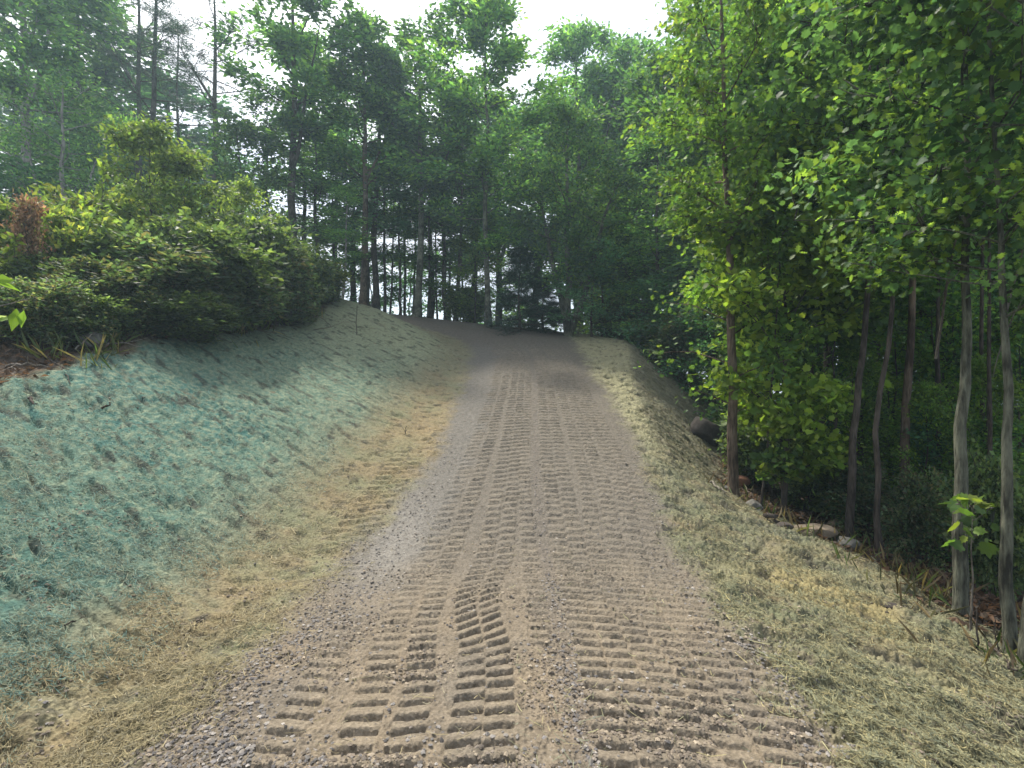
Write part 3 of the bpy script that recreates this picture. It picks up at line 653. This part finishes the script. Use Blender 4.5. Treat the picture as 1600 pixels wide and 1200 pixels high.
own('brown_trunked_tree', 1409, 7.2, 'reddish brown trunk standing between the black leaning trunk and the lichen trunk', 9.5, seed=107, kind='brown', r0=0.0705, cb=0.62, R=1.8, nb=22, prof='top', ntw=6, lpt=54,
    sig=.17, ls=0.096, leaf=T_OAK, cols=GREEN, lm=M_LEAFB, bark=M_BARKB, path=[(0, 0, 0), (.05, 0, 1.5), (.12, 0, 3.2), (.2, 0, 5.5), (.2, .1, 9.5)])
own('lichen_trunked_tree', 1501, 4.3, 'grey green lichen covered trunk with broad maple leaves overhead at right', 6.4, seed=108, kind='lichen', r0=0.0568, cb=0.63, R=1.55, nb=26, prof='top', ntw=7, lpt=43,
    sig=.15, ls=0.078, leaf=T_MAPLE, cols=[(0.065, 0.123, 0.046), (0.051, 0.102, 0.038), (0.123, 0.189, 0.041), (0.058, 0.116, 0.058)], lm=M_LEAFB, bark=M_BARKG, path=[(0, 0, 0), (0, 0, 1.2), (.03, 0, 2.2), (.06, 0, 3.6), (.1, .1, 6.4)])
own('lichen_trunked_tree', 1580, 3.75, 'slightly leaning lichen trunk at the right picture edge', 6.0, seed=109, kind='lichen', r0=0.0447, cb=0.62, R=1.5, nb=20, prof='top', ntw=6, lpt=37,
    sig=.15, ls=0.073, leaf=T_OAK, cols=[(0.065, 0.123, 0.043), (0.051, 0.102, 0.038), (0.131, 0.203, 0.043)], lm=M_LEAFB, bark=M_BARKG, path=[(0, 0, 0), (-.05, 0, .9), (-.02, 0, 1.9), (.0, .1, 3.2), (.0, .2, 6.0)])
own('lichen_trunked_tree', 1606, 3.55, 'trunk cut by the right picture edge, beside the slightly leaning lichen trunk', 5.6, seed=110, kind='lichen', r0=0.0430, cb=0.62, R=1.3, nb=16, prof='top', ntw=5, lpt=32,
    sig=.15, ls=0.073, leaf=T_MAPLE, cols=GREEN, lm=M_LEAFB, bark=M_BARKG)
own('maple_sapling', 1375, 5.9, 'broad leaved maple hanging over the wood edge at upper right', 6.3, seed=111, kind='maple', r0=0.0344, cb=0.68, R=1.5, nb=20, prof='oval', ntw=7, lpt=34,
    sig=.15, ls=0.083, leaf=T_MAPLE, cols=[(0.061, 0.123, 0.052), (0.051, 0.102, 0.043), (0.102, 0.174, 0.043)], lm=M_LEAFB)
own('young_tree', 1300, 8.2, 'thin sapling between the sunlit maple and the black leaning trunk', 4.2, seed=112, kind='young', r0=0.0258, cb=0.72, R=1.1, nb=18, prof='oval', ntw=6, lpt=43,
    sig=.14, ls=0.091, leaf=T_MAPLE, cols=BRIGHT, wts=[1, 3, 0, 4], lm=M_LEAFB)
own('young_tree', 1450, 8.2, 'shaded sapling between the reddish brown trunk and the lichen trunk', 4.0, seed=113, kind='young', r0=0.0258, cb=0.78, R=1.2, nb=16, prof='column', ntw=6, lpt=43,
    sig=.15, ls=0.085, leaf=T_OAK, cols=GREEN, lm=M_LEAFB)
own('seedling', 1515, 3.95, 'small bright leafed seedling at the foot of the lichen trunk', 1.0, 'seedling', seed=114, kind='seedling', r0=.010, cb=0.80, R=.32, nb=8, prof='oval', ntw=2, lpt=3,
    sig=.05, ls=.10, leaf=T_MAPLE, cols=BRIGHT, lm=M_LEAFB, bark=M_DEAD)
own('leafy_sprout', 1222, 7.0, 'low bright green sprout at the base of the sunlit maple sapling', .75, 'seedling', seed=115, kind='seedling', r0=.012, cb=0.74, R=.4, nb=12, prof='oval', ntw=4, lpt=8,
    sig=.07, ls=.10, leaf=T_MAPLE, cols=BRIGHT, lm=M_LEAFB)

# --- shrubs along the top of the left bank
proto('shrub_a', 2, 1.1, seed=201, r0=.03, cb=.03, nb=26, prof='oval', up=.9, ntw=6, lpt=30, sig=.11, ls=.125, ltilt=1.3, cols=[(.060, .092, .042), (.078, .112, .048), (.042, .068, .036), (.10, .125, .050)], fork=[(.05, 1, 1.6), (.05, 3, 1.7), (.05, 5, 1.5)])
proto('shrub_b', 2, 1.1, seed=202, r0=.025, cb=.03, nb=26, prof='column', up=.9, ntw=6, lpt=30, sig=.11, ls=.115, ltilt=1.3, cols=[(.060, .095, .052), (.080, .115, .065), (.04, .07, .04), (.105, .12, .07), (.09, .08, .05)], fork=[(.05, 0, 1.7), (.05, 2, 1.6), (.05, 4, 1.6)])
proto('shrub_y', 2, 1.1, seed=203, r0=.025, cb=.03, nb=26, prof='oval', up=.9, ntw=6, lpt=30, sig=.11, ls=.125, ltilt=1.2, cols=[(.115, .150, .042), (.085, .125, .040), (.16, .17, .050), (.06, .095, .035)], fork=[(.05, 0, 1.7), (.05, 2, 1.6), (.05, 4, 1.6)])
proto('locust', 4, 1.25, seed=204, r0=.035, cb=.22, nb=24, prof='oval', up=.5, ntw=6, lpt=34, sig=.12, ls=.125, cols=[(.105, .150, .042), (.080, .125, .035), (.145, .18, .055)])
proto('russet', 1.5, .42, seed=205, r0=.02, cb=.05, nb=24, prof='oval', up=1.1, ntw=6, lpt=22, sig=.09, ls=.07, cols=[(.21, .135, .085), (.16, .10, .065), (.26, .18, .12), (.12, .11, .06)], lm=M_DRY)
proto('weed', 1.6, .22, seed=206, r0=.012, cb=.12, nb=34, prof='cone', up=.1, curve=-.2, ntw=2, lpt=4, sig=.03, ls=.12, cols=[(.15, .20, .04), (.11, .16, .03)])
SH = 'shrub'
def shrub(key, px, d, top, wpx, label, name='shrub', cat='shrub'): put(key, px, d, top, wpx, label, name, cat)
shrub('shrub_y', 5, 8.6, 330, 190, 'yellow green shrub cut by the left picture edge beside the russet dead shrub')
shrub('russet', 42, 8.0, 318, 66, 'russet brown dead shrub at the far left of the bank top', 'dead_shrub')
shrub('shrub_y', 105, 8.8, 345, 170, 'brightest yellow green shrub right of the russet dead shrub')
shrub('shrub_a', 75, 8.2, 410, 170, 'mid green shrub below the russet dead shrub')
shrub('shrub_b', 5, 6.8, 450, 150, 'dark shrub on the bank edge at the far left')
shrub('shrub_y', 150, 10.5, 330, 190, 'pale green shrub under the tall leafy weed')
shrub('weed', 157, 9.6, 245, 34, 'tall upright leafy weed with pale tiered leaves', 'tall_weed', 'weed')
shrub('locust', 232, 10.6, 190, 170, 'tallest yellow green sapling rising from the shrubs', 'locust_sapling', 'sapling')
shrub('locust', 300, 11.2, 235, 170, 'yellow green sapling right of the tallest one in the shrubs', 'locust_sapling', 'sapling')
shrub('locust', 372, 12.4, 285, 130, 'shorter yellow green sapling nearest the tall oak trunk', 'locust_sapling', 'sapling')
shrub('locust', 190, 11.5, 290, 130, 'shorter yellow green sapling between the weed and the tallest sapling', 'locust_sapling', 'sapling')
shrub('shrub_a', 215, 9.4, 370, 230, 'broad green shrub in front of the tallest yellow green sapling')
shrub('shrub_b', 170, 8.0, 425, 210, 'grey green shrub low in front under the tall weed')
shrub('shrub_b', 262, 8.9, 400, 230, 'dark grey green shrub in the middle of the bank top')
shrub('shrub_a', 330, 9.8, 375, 240, 'green shrub right of the bank top middle, below the second sapling')
shrub('shrub_b', 352, 10.2, 430, 190, 'dark low shrub on the bank edge below the shorter right sapling')
shrub('shrub_a', 405, 11.6, 365, 190, 'green shrub with loose top near the right end of the hedge row')
shrub('shrub_b', 430, 11.8, 405, 150, 'grey shrub with thin twigs near the right end of the hedge row')
shrub('shrub_a', 468, 13.6, 395, 120, 'last tall shrub at the right end of the bank top')
shrub('shrub_b', 445, 12.2, 455, 110, 'low dark shrub at the corner where the shrubs meet the bank')
shrub('shrub_y', 505, 15.5, 415, 90, 'small fresh green shrub beside the pale sapling stem')
shrub('shrub_b', 492, 15.0, 440, 80, 'small brownish shrub at the very end of the bank top')
shrub('shrub_b', 90, 6.9, 455, 150, 'low dark leafy shrub above the cut dirt ledge')
shrub('shrub_a', 285, 8.3, 465, 170, 'low dark green shrub at the lip of the bank in the middle')
shrub('shrub_b', 225, 7.9, 470, 140, 'low shaded shrub at the lip of the bank left of the middle')
shrub('shrub_a', 150, 7.3, 470, 130, 'low shrub at the lip of the bank behind the grey rock')
for (px, d, top, wd, lab) in ((75, 8.4, 330, 40, 'leafy weed stalk just right of the russet dead shrub'), (260, 9.3, 345, 40, 'leafy weed stalk standing before the tallest yellow green sapling'), (128, 9.2, 300, 36, 'shorter leafy weed stalk left of the tall upright weed'),
        (318, 9.6, 350, 40, 'leafy weed stalk in front of the second yellow green sapling'), (395, 11.4, 335, 40, 'leafy weed stalk near the shorter right sapling'), (452, 13, 375, 36, 'leafy weed stalk near the right end of the shrubs'), (18, 7.6, 360, 44, 'leafy weed stalk at the left picture edge below the russet shrub'),
        (198, 8.5, 385, 40, 'leafy weed stalk low in front of the tall upright weed')):
    put('weed', px, d, top, wd, lab, 'tall_weed', 'weed')
# wood-edge growth at right
shrub('shrub_a', 1180, 8.9, 640, 130, 'low green shrub at the wood edge behind the brown bare trunk')
shrub('shrub_a', 1262, 8.2, 690, 130, 'low green shrub under the sunlit maple sapling')
shrub('shrub_b', 1075, 14.5, 500, 140, 'dark low shrub behind the crest of the fill bank')
shrub('shrub_a', 975, 18.8, 470, 120, 'low green shrub along the drive crest right of the forked trunk')
shrub('shrub_a', 1030, 16.6, 495, 110, 'small green shrub where the shoulder drops into the wood')
shrub('shrub_b', 1440, 6.0, 760, 120, 'low shaded shrub on the wood floor left of the lichen trunk')
shrub('shrub_b', 1350, 7.4, 740, 130, 'low shaded shrub behind the black leaning trunk')
shrub('shrub_a', 1560, 5.2, 740, 130, 'low shaded shrub between the two lichen trunks')
shrub('shrub_a', 730, 22.0, 455, 90, 'low green shrub at the far edge of the drive left of the pale trunk')

# --- grey forked small tree, far left
W, P_, D_, rng_ = grow(61, 6.5, .10, .55, 1.8, 14, ntw=5, lpt=26, sig=.2, fork=[(.1, 2.8, 5.5), (.12, .3, 5.2), (.2, 1.6, 4.5)])
assemble('forked_tree', [('trunk', W.mesh('forked_grey_trunk', M_BARKP)), ('crown', leaf_mesh('forked_grey_crown', P_, D_, .13 * rng_.uniform(.6, 1.2, len(P_)), T_OVAL, palette(rng_, len(P_), DK, [1]*4, P_), M_LEAF, rng_))],
         (at(100, 16), 16, zs(at(100, 16), 16) - .05), 'grey forked bare limbed small tree beside the thick grey trunk at left', 'tree')

# ------------------------------------------------------------------ rocks, wood and sticks
def rock_mesh(name, seed, size, mat):
    import bmesh
    bm = bmesh.new(); bmesh.ops.create_icosphere(bm, subdivisions=4, radius=1)
    r = np.random.default_rng(seed)
    pl = [(unit(r.normal(0, 1, 3)), r.uniform(.55, .85)) for _ in range(11)]
    co = np.array([v.co[:] for v in bm.verts])
    for nrm, dd in pl:
        e = co @ nrm - dd; co = co - np.where(e > 0, e, 0)[:, None] * nrm
    f = 1 + .07 * fbm(co[:, 0] * 2 + 5 * seed, co[:, 1] * 2 + co[:, 2] * 1.7, seed, 4)
    co = co * f[:, None] * np.array(size)
    for v, c in zip(bm.verts, co): v.co = c
    me = bpy.data.meshes.new(name); bm.to_mesh(me); bm.free(); me.materials.append(mat)
    me.polygons.foreach_set('use_smooth', np.ones(len(me.polygons), bool)); return me
S_TAN = m_stone("stone_tan", (.085, .065, .045), (.20, .16, .115)); S_GREY = m_stone("stone_grey", (.06, .057, .05), (.15, .145, .13)); S_DARK = m_stone("stone_dark", (.020, .016, .014), (.075, .060, .050)); S_RED = m_stone("stone_red", (.14, .06, .035), (.30, .15, .09))
def rock(px, py_, d, size, mat, label, seed, rz=0, dz=0.3):
    X = at(px, d); single('rock', rock_mesh('rock', seed, size, mat), label, 'rock', None, None, (X, d, zs(X, d) + size[2] * dz), rz)
rock(1268, 815, 6.1, (.30, .22, .09), S_TAN, 'flat tan slab of rock at the toe of the fill bank', 1, .2, .5)
rock(1180, 772, 7.0, (.15, .13, .12), S_GREY, 'rounded grey rock against the foot of the brown bare trunk', 2, .7)
rock(1322, 836, 5.9, (.18, .14, .11), S_GREY, 'mossy grey rock right of the flat tan slab', 3, 1.2)
rock(1100, 628, 10.6, (.40, .36, .40), S_DARK, 'large dark boulder sticking out of the fill bank', 14, .9, .25)
rock(1158, 688, 8.7, (.16, .14, .13), S_RED, 'reddish rock behind the brown bare trunk', 5, .3)
rock(1383, 808, 6.6, (.10, .08, .08), S_RED, 'small orange tan rock on the dark wood floor', 6, 1.0)
rock(1310, 772, 7.4, (.16, .14, .12), S_TAN, 'brown rounded rock under the young saplings', 7, 2.0)
rock(1392, 966, 4.2, (.075, .05, .035), S_DARK, 'small dark clod on the straw right of the drive', 8, .2)
rock(143, 558, 7.0, (.16, .14, .17), S_GREY, 'grey wedge shaped rock at the lip of the left bank', 9, .3)
rock(1225, 845, 5.9, (.12, .10, .06), S_DARK, 'small dark stone beside the black log', 10, .6)
rock(1132, 735, 8.1, (.09, .08, .06), S_GREY, 'small grey stone on the fill bank left of the brown trunk', 11, .6)
def stick(name, pts, r, mat, label, cat, k=6, twigs=(), z_off=None):
    W = Wood(); P = np.array(pts, float)
    n = 8; t = np.linspace(0, 1, len(P)); tn = np.linspace(0, 1, n)
    Q_ = np.stack([np.interp(tn, t, P[:, i]) for i in range(3)], 1); Q_[1:-1] += RNG.normal(0, r * .8, (n - 2, 3))
    W.tube(Q_, np.linspace(r, r * .45, n), k)
    for (f, dirv, ln) in twigs:
        p = Q_[int(f * (n - 1))]; B = branch_path(RNG, p, dirv, ln, 5, .05, .15); W.tube(B, np.linspace(r * .5, r * .15, 5), 4)
    org = Q_[0].copy()
    for i in range(len(W.V)): W.V[i] = W.V[i] - org
    single(name, W.mesh(name, mat), label, cat, None, None, tuple(org))
def gp(px, d, up=0.0): X = at(px, d); return (X, d, float(zg(X, d)[0]) + up)
stick('log', [gp(1196, 6.15, .03), gp(1238, 6.05, .05)], .035, M_BARK, 'short black log lying left of the flat tan slab', 'log')
stick('upright_twig', [gp(556, 13.2, -.05), (at(558, 13.2), 13.2, zs(at(558, 13.2), 13.2) + .75)], .014, M_BARK, 'thin dark twig standing upright in the left bank near the bend', 'twig', twigs=[(.3, (1, 0, .1), .5), (.5, (-.8, 0, .6), .3), (.2, (-1, 0, .2), .4)])
stick('fallen_branch', [gp(490, 12.2, .02), gp(520, 12.9, .08), gp(500, 13.6, .03)], .012, M_BARK, 'thin dark branch lying below the end of the shrubs', 'branch', twigs=[(.5, (1, .3, .2), .4)])
stick('twig', [gp(632, 8.0, .0), (at(636, 8.0), 8.0, zs(at(636, 8), 8) + .14)], .008, M_BARK, 'tiny forked twig poking out of the straw ditch', 'twig', twigs=[(.3, (.6, 0, 1), .12), (.4, (-.6, 0, 1), .1)])
stick('twig', [gp(288, 3.15, .015), gp(312, 3.35, .015)], .006, M_BARK, 'short dark stick lying on the straw at lower left', 'twig')
stick('twig', [gp(45, 5.2, .02), gp(58, 5.1, .05)], .016, M_BARK, 'short thick dark stick on the teal bank at far left', 'twig')
stick('twig', [gp(158, 5.6, .03), gp(172, 5.7, .06)], .014, M_BARK, 'short dark stub in the middle of the teal bank', 'twig')
stick('twig', [gp(118, 6.7, .05), gp(150, 6.9, .25)], .012, M_DEAD, 'pale stick leaning on the grey wedge shaped rock', 'twig')
stick('twig', [gp(100, 2.9, .01), gp(135, 3.05, .02)], .005, M_BARK, 'thin dark twig on the bare patch at the foot of the teal bank', 'twig')
stick('fallen_branch', [gp(1110, 7.2, .02), gp(1135, 6.8, .06)], .016, M_DEAD, 'pale branch lying on the fill bank left of the brown trunk', 'branch')
stick('fallen_branch', [gp(1040, 9.2, .02), gp(1052, 8.6, .05)], .008, M_BARK, 'thin twig lying high on the fill bank', 'branch', twigs=[(.5, (1, 0, .2), .3)])
stick('twig', [gp(1530, 3.7, -.02), (at(1526, 3.7), 3.7, zs(at(1526, 3.7), 3.7) + .30)], .008, M_BARK, 'little dark stump twig in the straw right of the lichen trunk', 'twig', twigs=[(.3, (-1, -.2, .5), .25)])
stick('fallen_branch', [gp(1545, 3.75, .05), gp(1590, 3.4, .06)], .014, M_BARK, 'dark branch lying at the foot of the right edge trunks', 'branch', twigs=[(.4, (-.3, 0, 1), .3)])
stick('root', [gp(10, 5.9, .03), gp(40, 5.8, .10), gp(75, 5.95, .04)], .012, M_DEAD, 'pale root lying over the cut dirt ledge at the far left', 'root', twigs=[(.4, (.4, -.6, -.2), .3), (.7, (.5, -.5, .1), .25)])
stick('root', [gp(62, 6.4, .05), gp(100, 6.1, -.02), gp(110, 5.8, .03)], .010, M_BARK, 'dark root hanging down the dirt ledge left of the grey rock', 'root', twigs=[(.5, (.6, -.3, 0), .3)])
stick('root', [gp(150, 6.9, .10), gp(200, 7.2, .05), gp(225, 7.35, .04)], .012, M_DEAD, 'pale crooked root along the lip right of the grey rock', 'root', twigs=[(.5, (.6, .3, .1), .3)])
def dead(px0, d, pts, r, label):
    stick('dead_branch', [(at(a, d + dd), d + dd, 1.6 + (600 - b) / 800 * (d + dd)) for a, b, dd in pts], r, M_DEAD, label, 'branch', twigs=[(.4, (.5, .2, .6), .45), (.6, (-.6, .1, .4), .4), (.8, (.4, 0, -.4), .35), (.3, (-.3, 0, -.7), .4)])
dead(1480, 4.4, [(1462, 560, .6), (1480, 430, .3), (1497, 365, .1), (1512, 300, 0)], .012, 'pale dead branch crossing the lichen trunk low down')
dead(1520, 4.5, [(1540, 400, .4), (1520, 330, .2), (1508, 250, 0)], .010, 'pale dead branch with thin twigs right of the lichen trunk')
dead(1560, 4.6, [(1572, 610, .1), (1563, 520, .2), (1590, 420, .2), (1600, 380, 0)], .018, 'pale crooked dead limb near the right picture edge')
dead(1350, 5.8, [(1452, 360, .4), (1475, 330, .2), (1500, 390, 0)], .010, 'thin dead twig spray left of the lichen trunk')
dead(1120, 7.6, [(1142, 335, 0), (1110, 315, -.1), (1075, 285, -.2)], .010, 'bare pale twig reaching left from the brown bare trunk')
dead(1350, 7.6, [(1352, 500, 0), (1362, 380, .2), (1385, 250, .3)], .022, 'pale thin dead stem rising behind the black leaning trunk')

# big leaved sprig at the left edge
X = -3.83; Y = 3.72
W, P_, D_, rng_ = grow(71, 1.56, .012, .80, .27, 7, ntw=1, lpt=2, sig=.02, twig_r=False, up=.2)
assemble('leafy_sprig', [('stem', W.mesh('sprig_stem', M_DEAD)), ('foliage', leaf_mesh('sprig_foliage', P_, D_, .15 * rng_.uniform(.8, 1.2, len(P_)), T_OVAL, palette(rng_, len(P_), [(.16, .26, .05), (.28, .34, .2)], [2, 1]), M_LEAFB, rng_))],
         (X, Y, zs(X, Y)), 'large pale leaves of a sprig poking in at the left picture edge', 'plant')

# ------------------------------------------------------------------ loose cover: straw, gravel, leaf litter
def fibres(name, n, region, cols, wts, seed, L0, w0, label, dmin=1.5, dmax=17):
    r = np.random.default_rng(seed)
    d = 1 / (r.uniform(1 / dmax, 1 / dmin, n * 4)); xx = r.uniform(-1.15, 1.15, n * 4) * d
    wgt = detail(xx, d); road, teal, straw, soil = wgt[1:5]
    pr = region(xx, d, road, teal, straw, soil) * sstep(-.25, .25, fbm(xx * 2.6, d * 2.6, 350, 3) + .10) * (1 - .8 * (xx > 0) * sstep(.12, .3, fbm((xx * .88 - d * .47) * 2.4, (xx * .47 + d * .88) * 6.5, 111, 3))); keep = r.random(len(xx)) < pr
    xx = xx[keep][:n]; d = d[keep][:n]; n = len(xx)
    a = r.uniform(0, math.pi * 2, n); ln = L0 * r.uniform(.4, 1.3, n) * np.where(r.random(n) < .07, 2.3, 1); wd = w0 * r.uniform(.6, 1.3, n) * (.75 + .12 * d)
    dx = np.cos(a); dy = np.sin(a)
    m = zg(xx, d) + .006 + r.uniform(0, .012, n)
    e1x = xx - dx * ln / 2; e1y = d - dy * ln / 2; e2x = xx + dx * ln / 2; e2y = d + dy * ln / 2
    z1 = np.maximum(base_z(e1x, e1y) + (m - base_z(xx, d)), zg(e1x, e1y) + .002) + r.uniform(-.004, .016, n); z2 = np.maximum(base_z(e2x, e2y) + (m - base_z(xx, d)), zg(e2x, e2y) + .002) + r.uniform(-.004, .016, n)
    nx = -dy * wd / 2; ny = dx * wd / 2; t = r.uniform(-.5, .5, n) * wd
    V = np.stack([np.stack([e1x - nx, e1y - ny, z1 - t], 1), np.stack([e1x + nx, e1y + ny, z1 + t], 1),
                  np.stack([xx + nx, d + ny, m + .003 + t], 1), np.stack([e2x + nx, e2y + ny, z2 + t], 1), np.stack([e2x - nx, e2y - ny, z2 - t], 1), np.stack([xx - nx, d - ny, m + .003 - t], 1)], 1)
    base = np.arange(n)[:, None] * 6
    F = np.concatenate([base + np.array([[0, 1, 2, 5]]), base + np.array([[5, 2, 3, 4]])], 1).reshape(-1, 4)
    col = palette(r, n, cols, wts, None, .26) * .90
    me = mesh_np(name, V.reshape(-1, 3), F.ravel(), np.arange(len(F)) * 4, np.full(len(F), 4), M_VCOL, np.repeat(col, 6, 0))
    single(name, me, label, 'straw', None, 'stuff')
fibres('straw', 75000, lambda x, y, ro, te, st, so: (x < 0) * np.clip(st + .012 * ro, 0, 1), [(0.295, 0.246, 0.139), (0.238, 0.205, 0.115), (0.189, 0.164, 0.098), (0.254, 0.230, 0.156)], [3, 3, 2, 2], 301, .044, .0021, 'tan straw lying thick along the ditch left of the drive')
fibres('straw', 110000, lambda x, y, ro, te, st, so: te, [(0.197, 0.246, 0.172), (0.148, 0.230, 0.189), (0.246, 0.254, 0.172), (0.098, 0.189, 0.172)], [3, 3, 2, 3], 302, .038, .0018, 'blue green stained straw on the left cut bank')
fibres('straw', 110000, lambda x, y, ro, te, st, so: (x > 0) * np.clip(st + .012 * ro + .25 * so * (x < 5), 0, 1), [(0.254, 0.238, 0.131), (0.197, 0.197, 0.119), (0.164, 0.176, 0.119), (0.312, 0.271, 0.139)], [3, 3, 2, 1], 303, .046, .0022, 'pale yellow straw covering the fill bank right of the drive')
def pebbles(name, n, region, cols, seed, s0, s1, label, dmin=1.6, dmax=11, cat='gravel'):
    r = np.random.default_rng(seed)
    d = 1 / (r.uniform(1 / dmax, 1 / dmin, n * 6)); xx = r.uniform(-1.1, 1.1, n * 6) * d
    wgt = detail(xx, d)
    pr = region(xx, d, wgt[1], wgt[2], wgt[3], wgt[4], wgt[5]); keep = r.random(len(xx)) < pr
    xx = xx[keep][:n]; d = d[keep][:n]; n = len(xx)
    T = np.array([(1, 0, 0), (-1, 0, 0), (0, 1, 0), (0, -1, 0), (0, 0, 1), (0, 0, -1), (.62, .62, .55), (-.62, .62, .5), (.62, -.62, .5), (-.62, -.62, .55)], float)
    Fq = np.array([(0, 2, 6), (2, 1, 7), (1, 3, 9), (3, 0, 8), (0, 6, 4), (6, 2, 4), (2, 7, 4), (7, 1, 4), (1, 9, 4), (9, 3, 4), (3, 8, 4), (8, 0, 4)])
    s = s0 + (s1 - s0) * r.random(n) ** 2.2
    a = r.uniform(0, 6.28, n); sh = r.uniform(.65, 1.2, (n, 1, 3)) * np.array([1, 1, .7])
    V = T[None] * sh * (1 + r.normal(0, .12, (n, len(T), 1))) * s[:, None, None]
    ca, sa = np.cos(a)[:, None], np.sin(a)[:, None]
    V = np.stack([V[..., 0] * ca - V[..., 1] * sa, V[..., 0] * sa + V[..., 1] * ca, V[..., 2]], -1)
    V = V + np.stack([xx, d, zg(xx, d) + s * .22], 1)[:, None]
    F = (np.arange(n)[:, None, None] * len(T) + Fq[None]).reshape(-1, 3)
    me = mesh_np(name, V.reshape(-1, 3), F.ravel(), np.arange(len(F)) * 3, np.full(len(F), 3), M_VCOL, np.repeat(palette(r, n, cols, [1] * len(cols), None, .25), len(T), 0))
    single(name, me, label, cat, None, 'stuff')
GR = [(.175, .163, .152), (.130, .122, .120), (.235, .215, .195), (.15, .13, .11)]
def gravel_zone(x, y, ro, te, st, so, co):
    kx, _ = knots(y); ln = x - kx[..., 7]
    edge = (.45 + .55 * sstep(3.2, 4.6, y)) * np.exp(-((ln + 1.35) / .28) ** 2) * 1.0 + np.exp(-((ln - 1.45) / .25) ** 2) * .7
    mid = .55 * np.exp(-((x - np.interp(y, TD, [.3, .31, .30, .29, .5, .53, .3])) / .08) ** 2)
    return np.clip((edge + mid + .03 + .1 * sstep(.1, .5, noise(x * 1.7, y * 1.7, 330))) * (1 - .85 * co), 0, 1) * np.clip(ro + .25 * st, 0, 1) * (.35 + .65 * sstep(-.1, .3, noise(x * 1.5, y * 1.1, 333)))
pebbles('gravel', 42000, gravel_zone, GR, 311, .0035, .0135, 'loose grey crushed stone along the drive edges and between the track prints')
pebbles('dirt_crumbs', 26000, lambda x, y, ro, te, st, so, co: np.clip(ro * .5 + .35 * te + .3 * st, 0, 1) * sstep(-.1, .4, noise(x * 2.3, y * 2.3, 331)), [(.24, .20, .15), (.17, .14, .11), (.13, .11, .09)], 312, .003, .013, 'small dirt crumbs scattered over the drive and banks', cat='dirt')
def litter(name, n, seed, cols, label, zone):
    r = np.random.default_rng(seed); d = 1 / r.uniform(1 / 16, 1 / 3.2, n * 5); xx = r.uniform(-1.3, 1.3, n * 5) * d
    wgt = detail(xx, d); keep = r.random(len(xx)) < wgt[4] * zone(xx, d); xx = xx[keep][:n]; d = d[keep][:n]; n = len(xx)
    P = np.stack([xx, d, zg(xx, d) + .012], 1); a = r.uniform(0, 6.28, n); D = np.stack([np.cos(a), np.sin(a), r.normal(0, .15, n)], 1)
    single(name, leaf_mesh(name, P, D, r.uniform(.05, .11, n), T_OVAL * [1.2, 1, 2], palette(r, n, cols, [1] * len(cols), None, .25), M_DRY, r, .35), label, 'leaf litter', None, 'stuff')
def grass(name, n, seed, zone, cols, label, h0):
    r = np.random.default_rng(seed); d = 1 / r.uniform(1 / 19, 1 / 3.2, n * 12); xx = r.uniform(-1.2, 1.25, n * 12) * d
    wgt = detail(xx, d); keep = r.random(len(xx)) < zone(xx, d, wgt[4]) * sstep(-.2, .4, noise(xx * 1.6, d * 1.6, seed)); xx = xx[keep][:n]; d = d[keep][:n]; n = len(xx)
    P = np.stack([xx, d, zg(xx, d) - .01], 1); D = np.stack([r.normal(0, .35, n), r.normal(0, .35, n), np.ones(n)], 1)
    single(name, leaf_mesh(name, P, D, h0 * r.uniform(.4, 1.5, n), np.array([(-.028, 0, 0), (.028, 0, 0), (.022, .55, .05), (0, 1, .22), (-.022, .55, .05)]), palette(r, n, cols, [1] * len(cols), None, .3), M_LEAF, r, .8, .05), label, 'grass', None, 'stuff')
def lip(x, y, so):
    kx, _ = knots(y); return np.exp(-((x - kx[..., 2] + .25) / .40) ** 2) * (y < 18) * (y > 6.3) + .9 * (x > -6) * (y > 18.6) * (y < 22) * so
def toe_r(x, y, so):
    kx, _ = knots(y); return .8 * np.exp(-((x - kx[..., 10] - .25) / .45) ** 2) * (x > 0)
grass('grass', 9000, 341, lip, [(.07, .095, .035), (.11, .12, .05), (.05, .075, .03), (.16, .13, .075)], 'ragged grass and weeds along the top edge of the left bank and the drive', .26)
grass('grass', 4000, 342, toe_r, [(.06, .085, .035), (.10, .095, .05), (.12, .09, .055)], 'sparse weeds along the toe of the right fill bank', .20)
BR = [(.075, .048, .033), (.055, .038, .027), (.11, .07, .045), (.038, .029, .022)]
litter('leaf_litter', 26000, 321, BR, 'fallen brown leaves on the wood floor right of the fill bank', lambda x, y: x > 0)
litter('leaf_litter', 9000, 322, [(.085, .055, .038), (.06, .042, .03), (.11, .075, .05), (.045, .035, .027)], 'fallen brown leaves and debris along the top of the left bank', lambda x, y: x < 0)

# ------------------------------------------------------------------ haze in the air
HZ = 0.0024
hm = bpy.data.materials.new("haze_air"); hm.use_nodes = True; hn = hm.node_tree; hn.nodes.clear()
ho = hn.nodes.new('ShaderNodeOutputMaterial'); hv = hn.nodes.new('ShaderNodeVolumePrincipled')
hv.inputs['Color'].default_value = (.60, .84, .98, 1); hv.inputs['Density'].default_value = HZ; hv.inputs['Anisotropy'].default_value = .35
hn.links.new(hv.outputs[0], ho.inputs['Volume'])
b = 172.0; z0, z1 = -19.0, 27.0
V = np.array([(-b, -b, z0), (b, -b, z0), (b, b, z0), (-b, b, z0), (-b, -b, z1), (b, -b, z1), (b, b, z1), (-b, b, z1)])
F = np.array([(0, 3, 2, 1), (4, 5, 6, 7), (0, 1, 5, 4), (1, 2, 6, 5), (2, 3, 7, 6), (3, 0, 4, 7)])
single('haze', mesh_np('haze', V, F.ravel(), np.arange(6) * 4, np.full(6, 4), hm), 'thin bluish morning haze among the trees', 'haze', None, 'stuff')
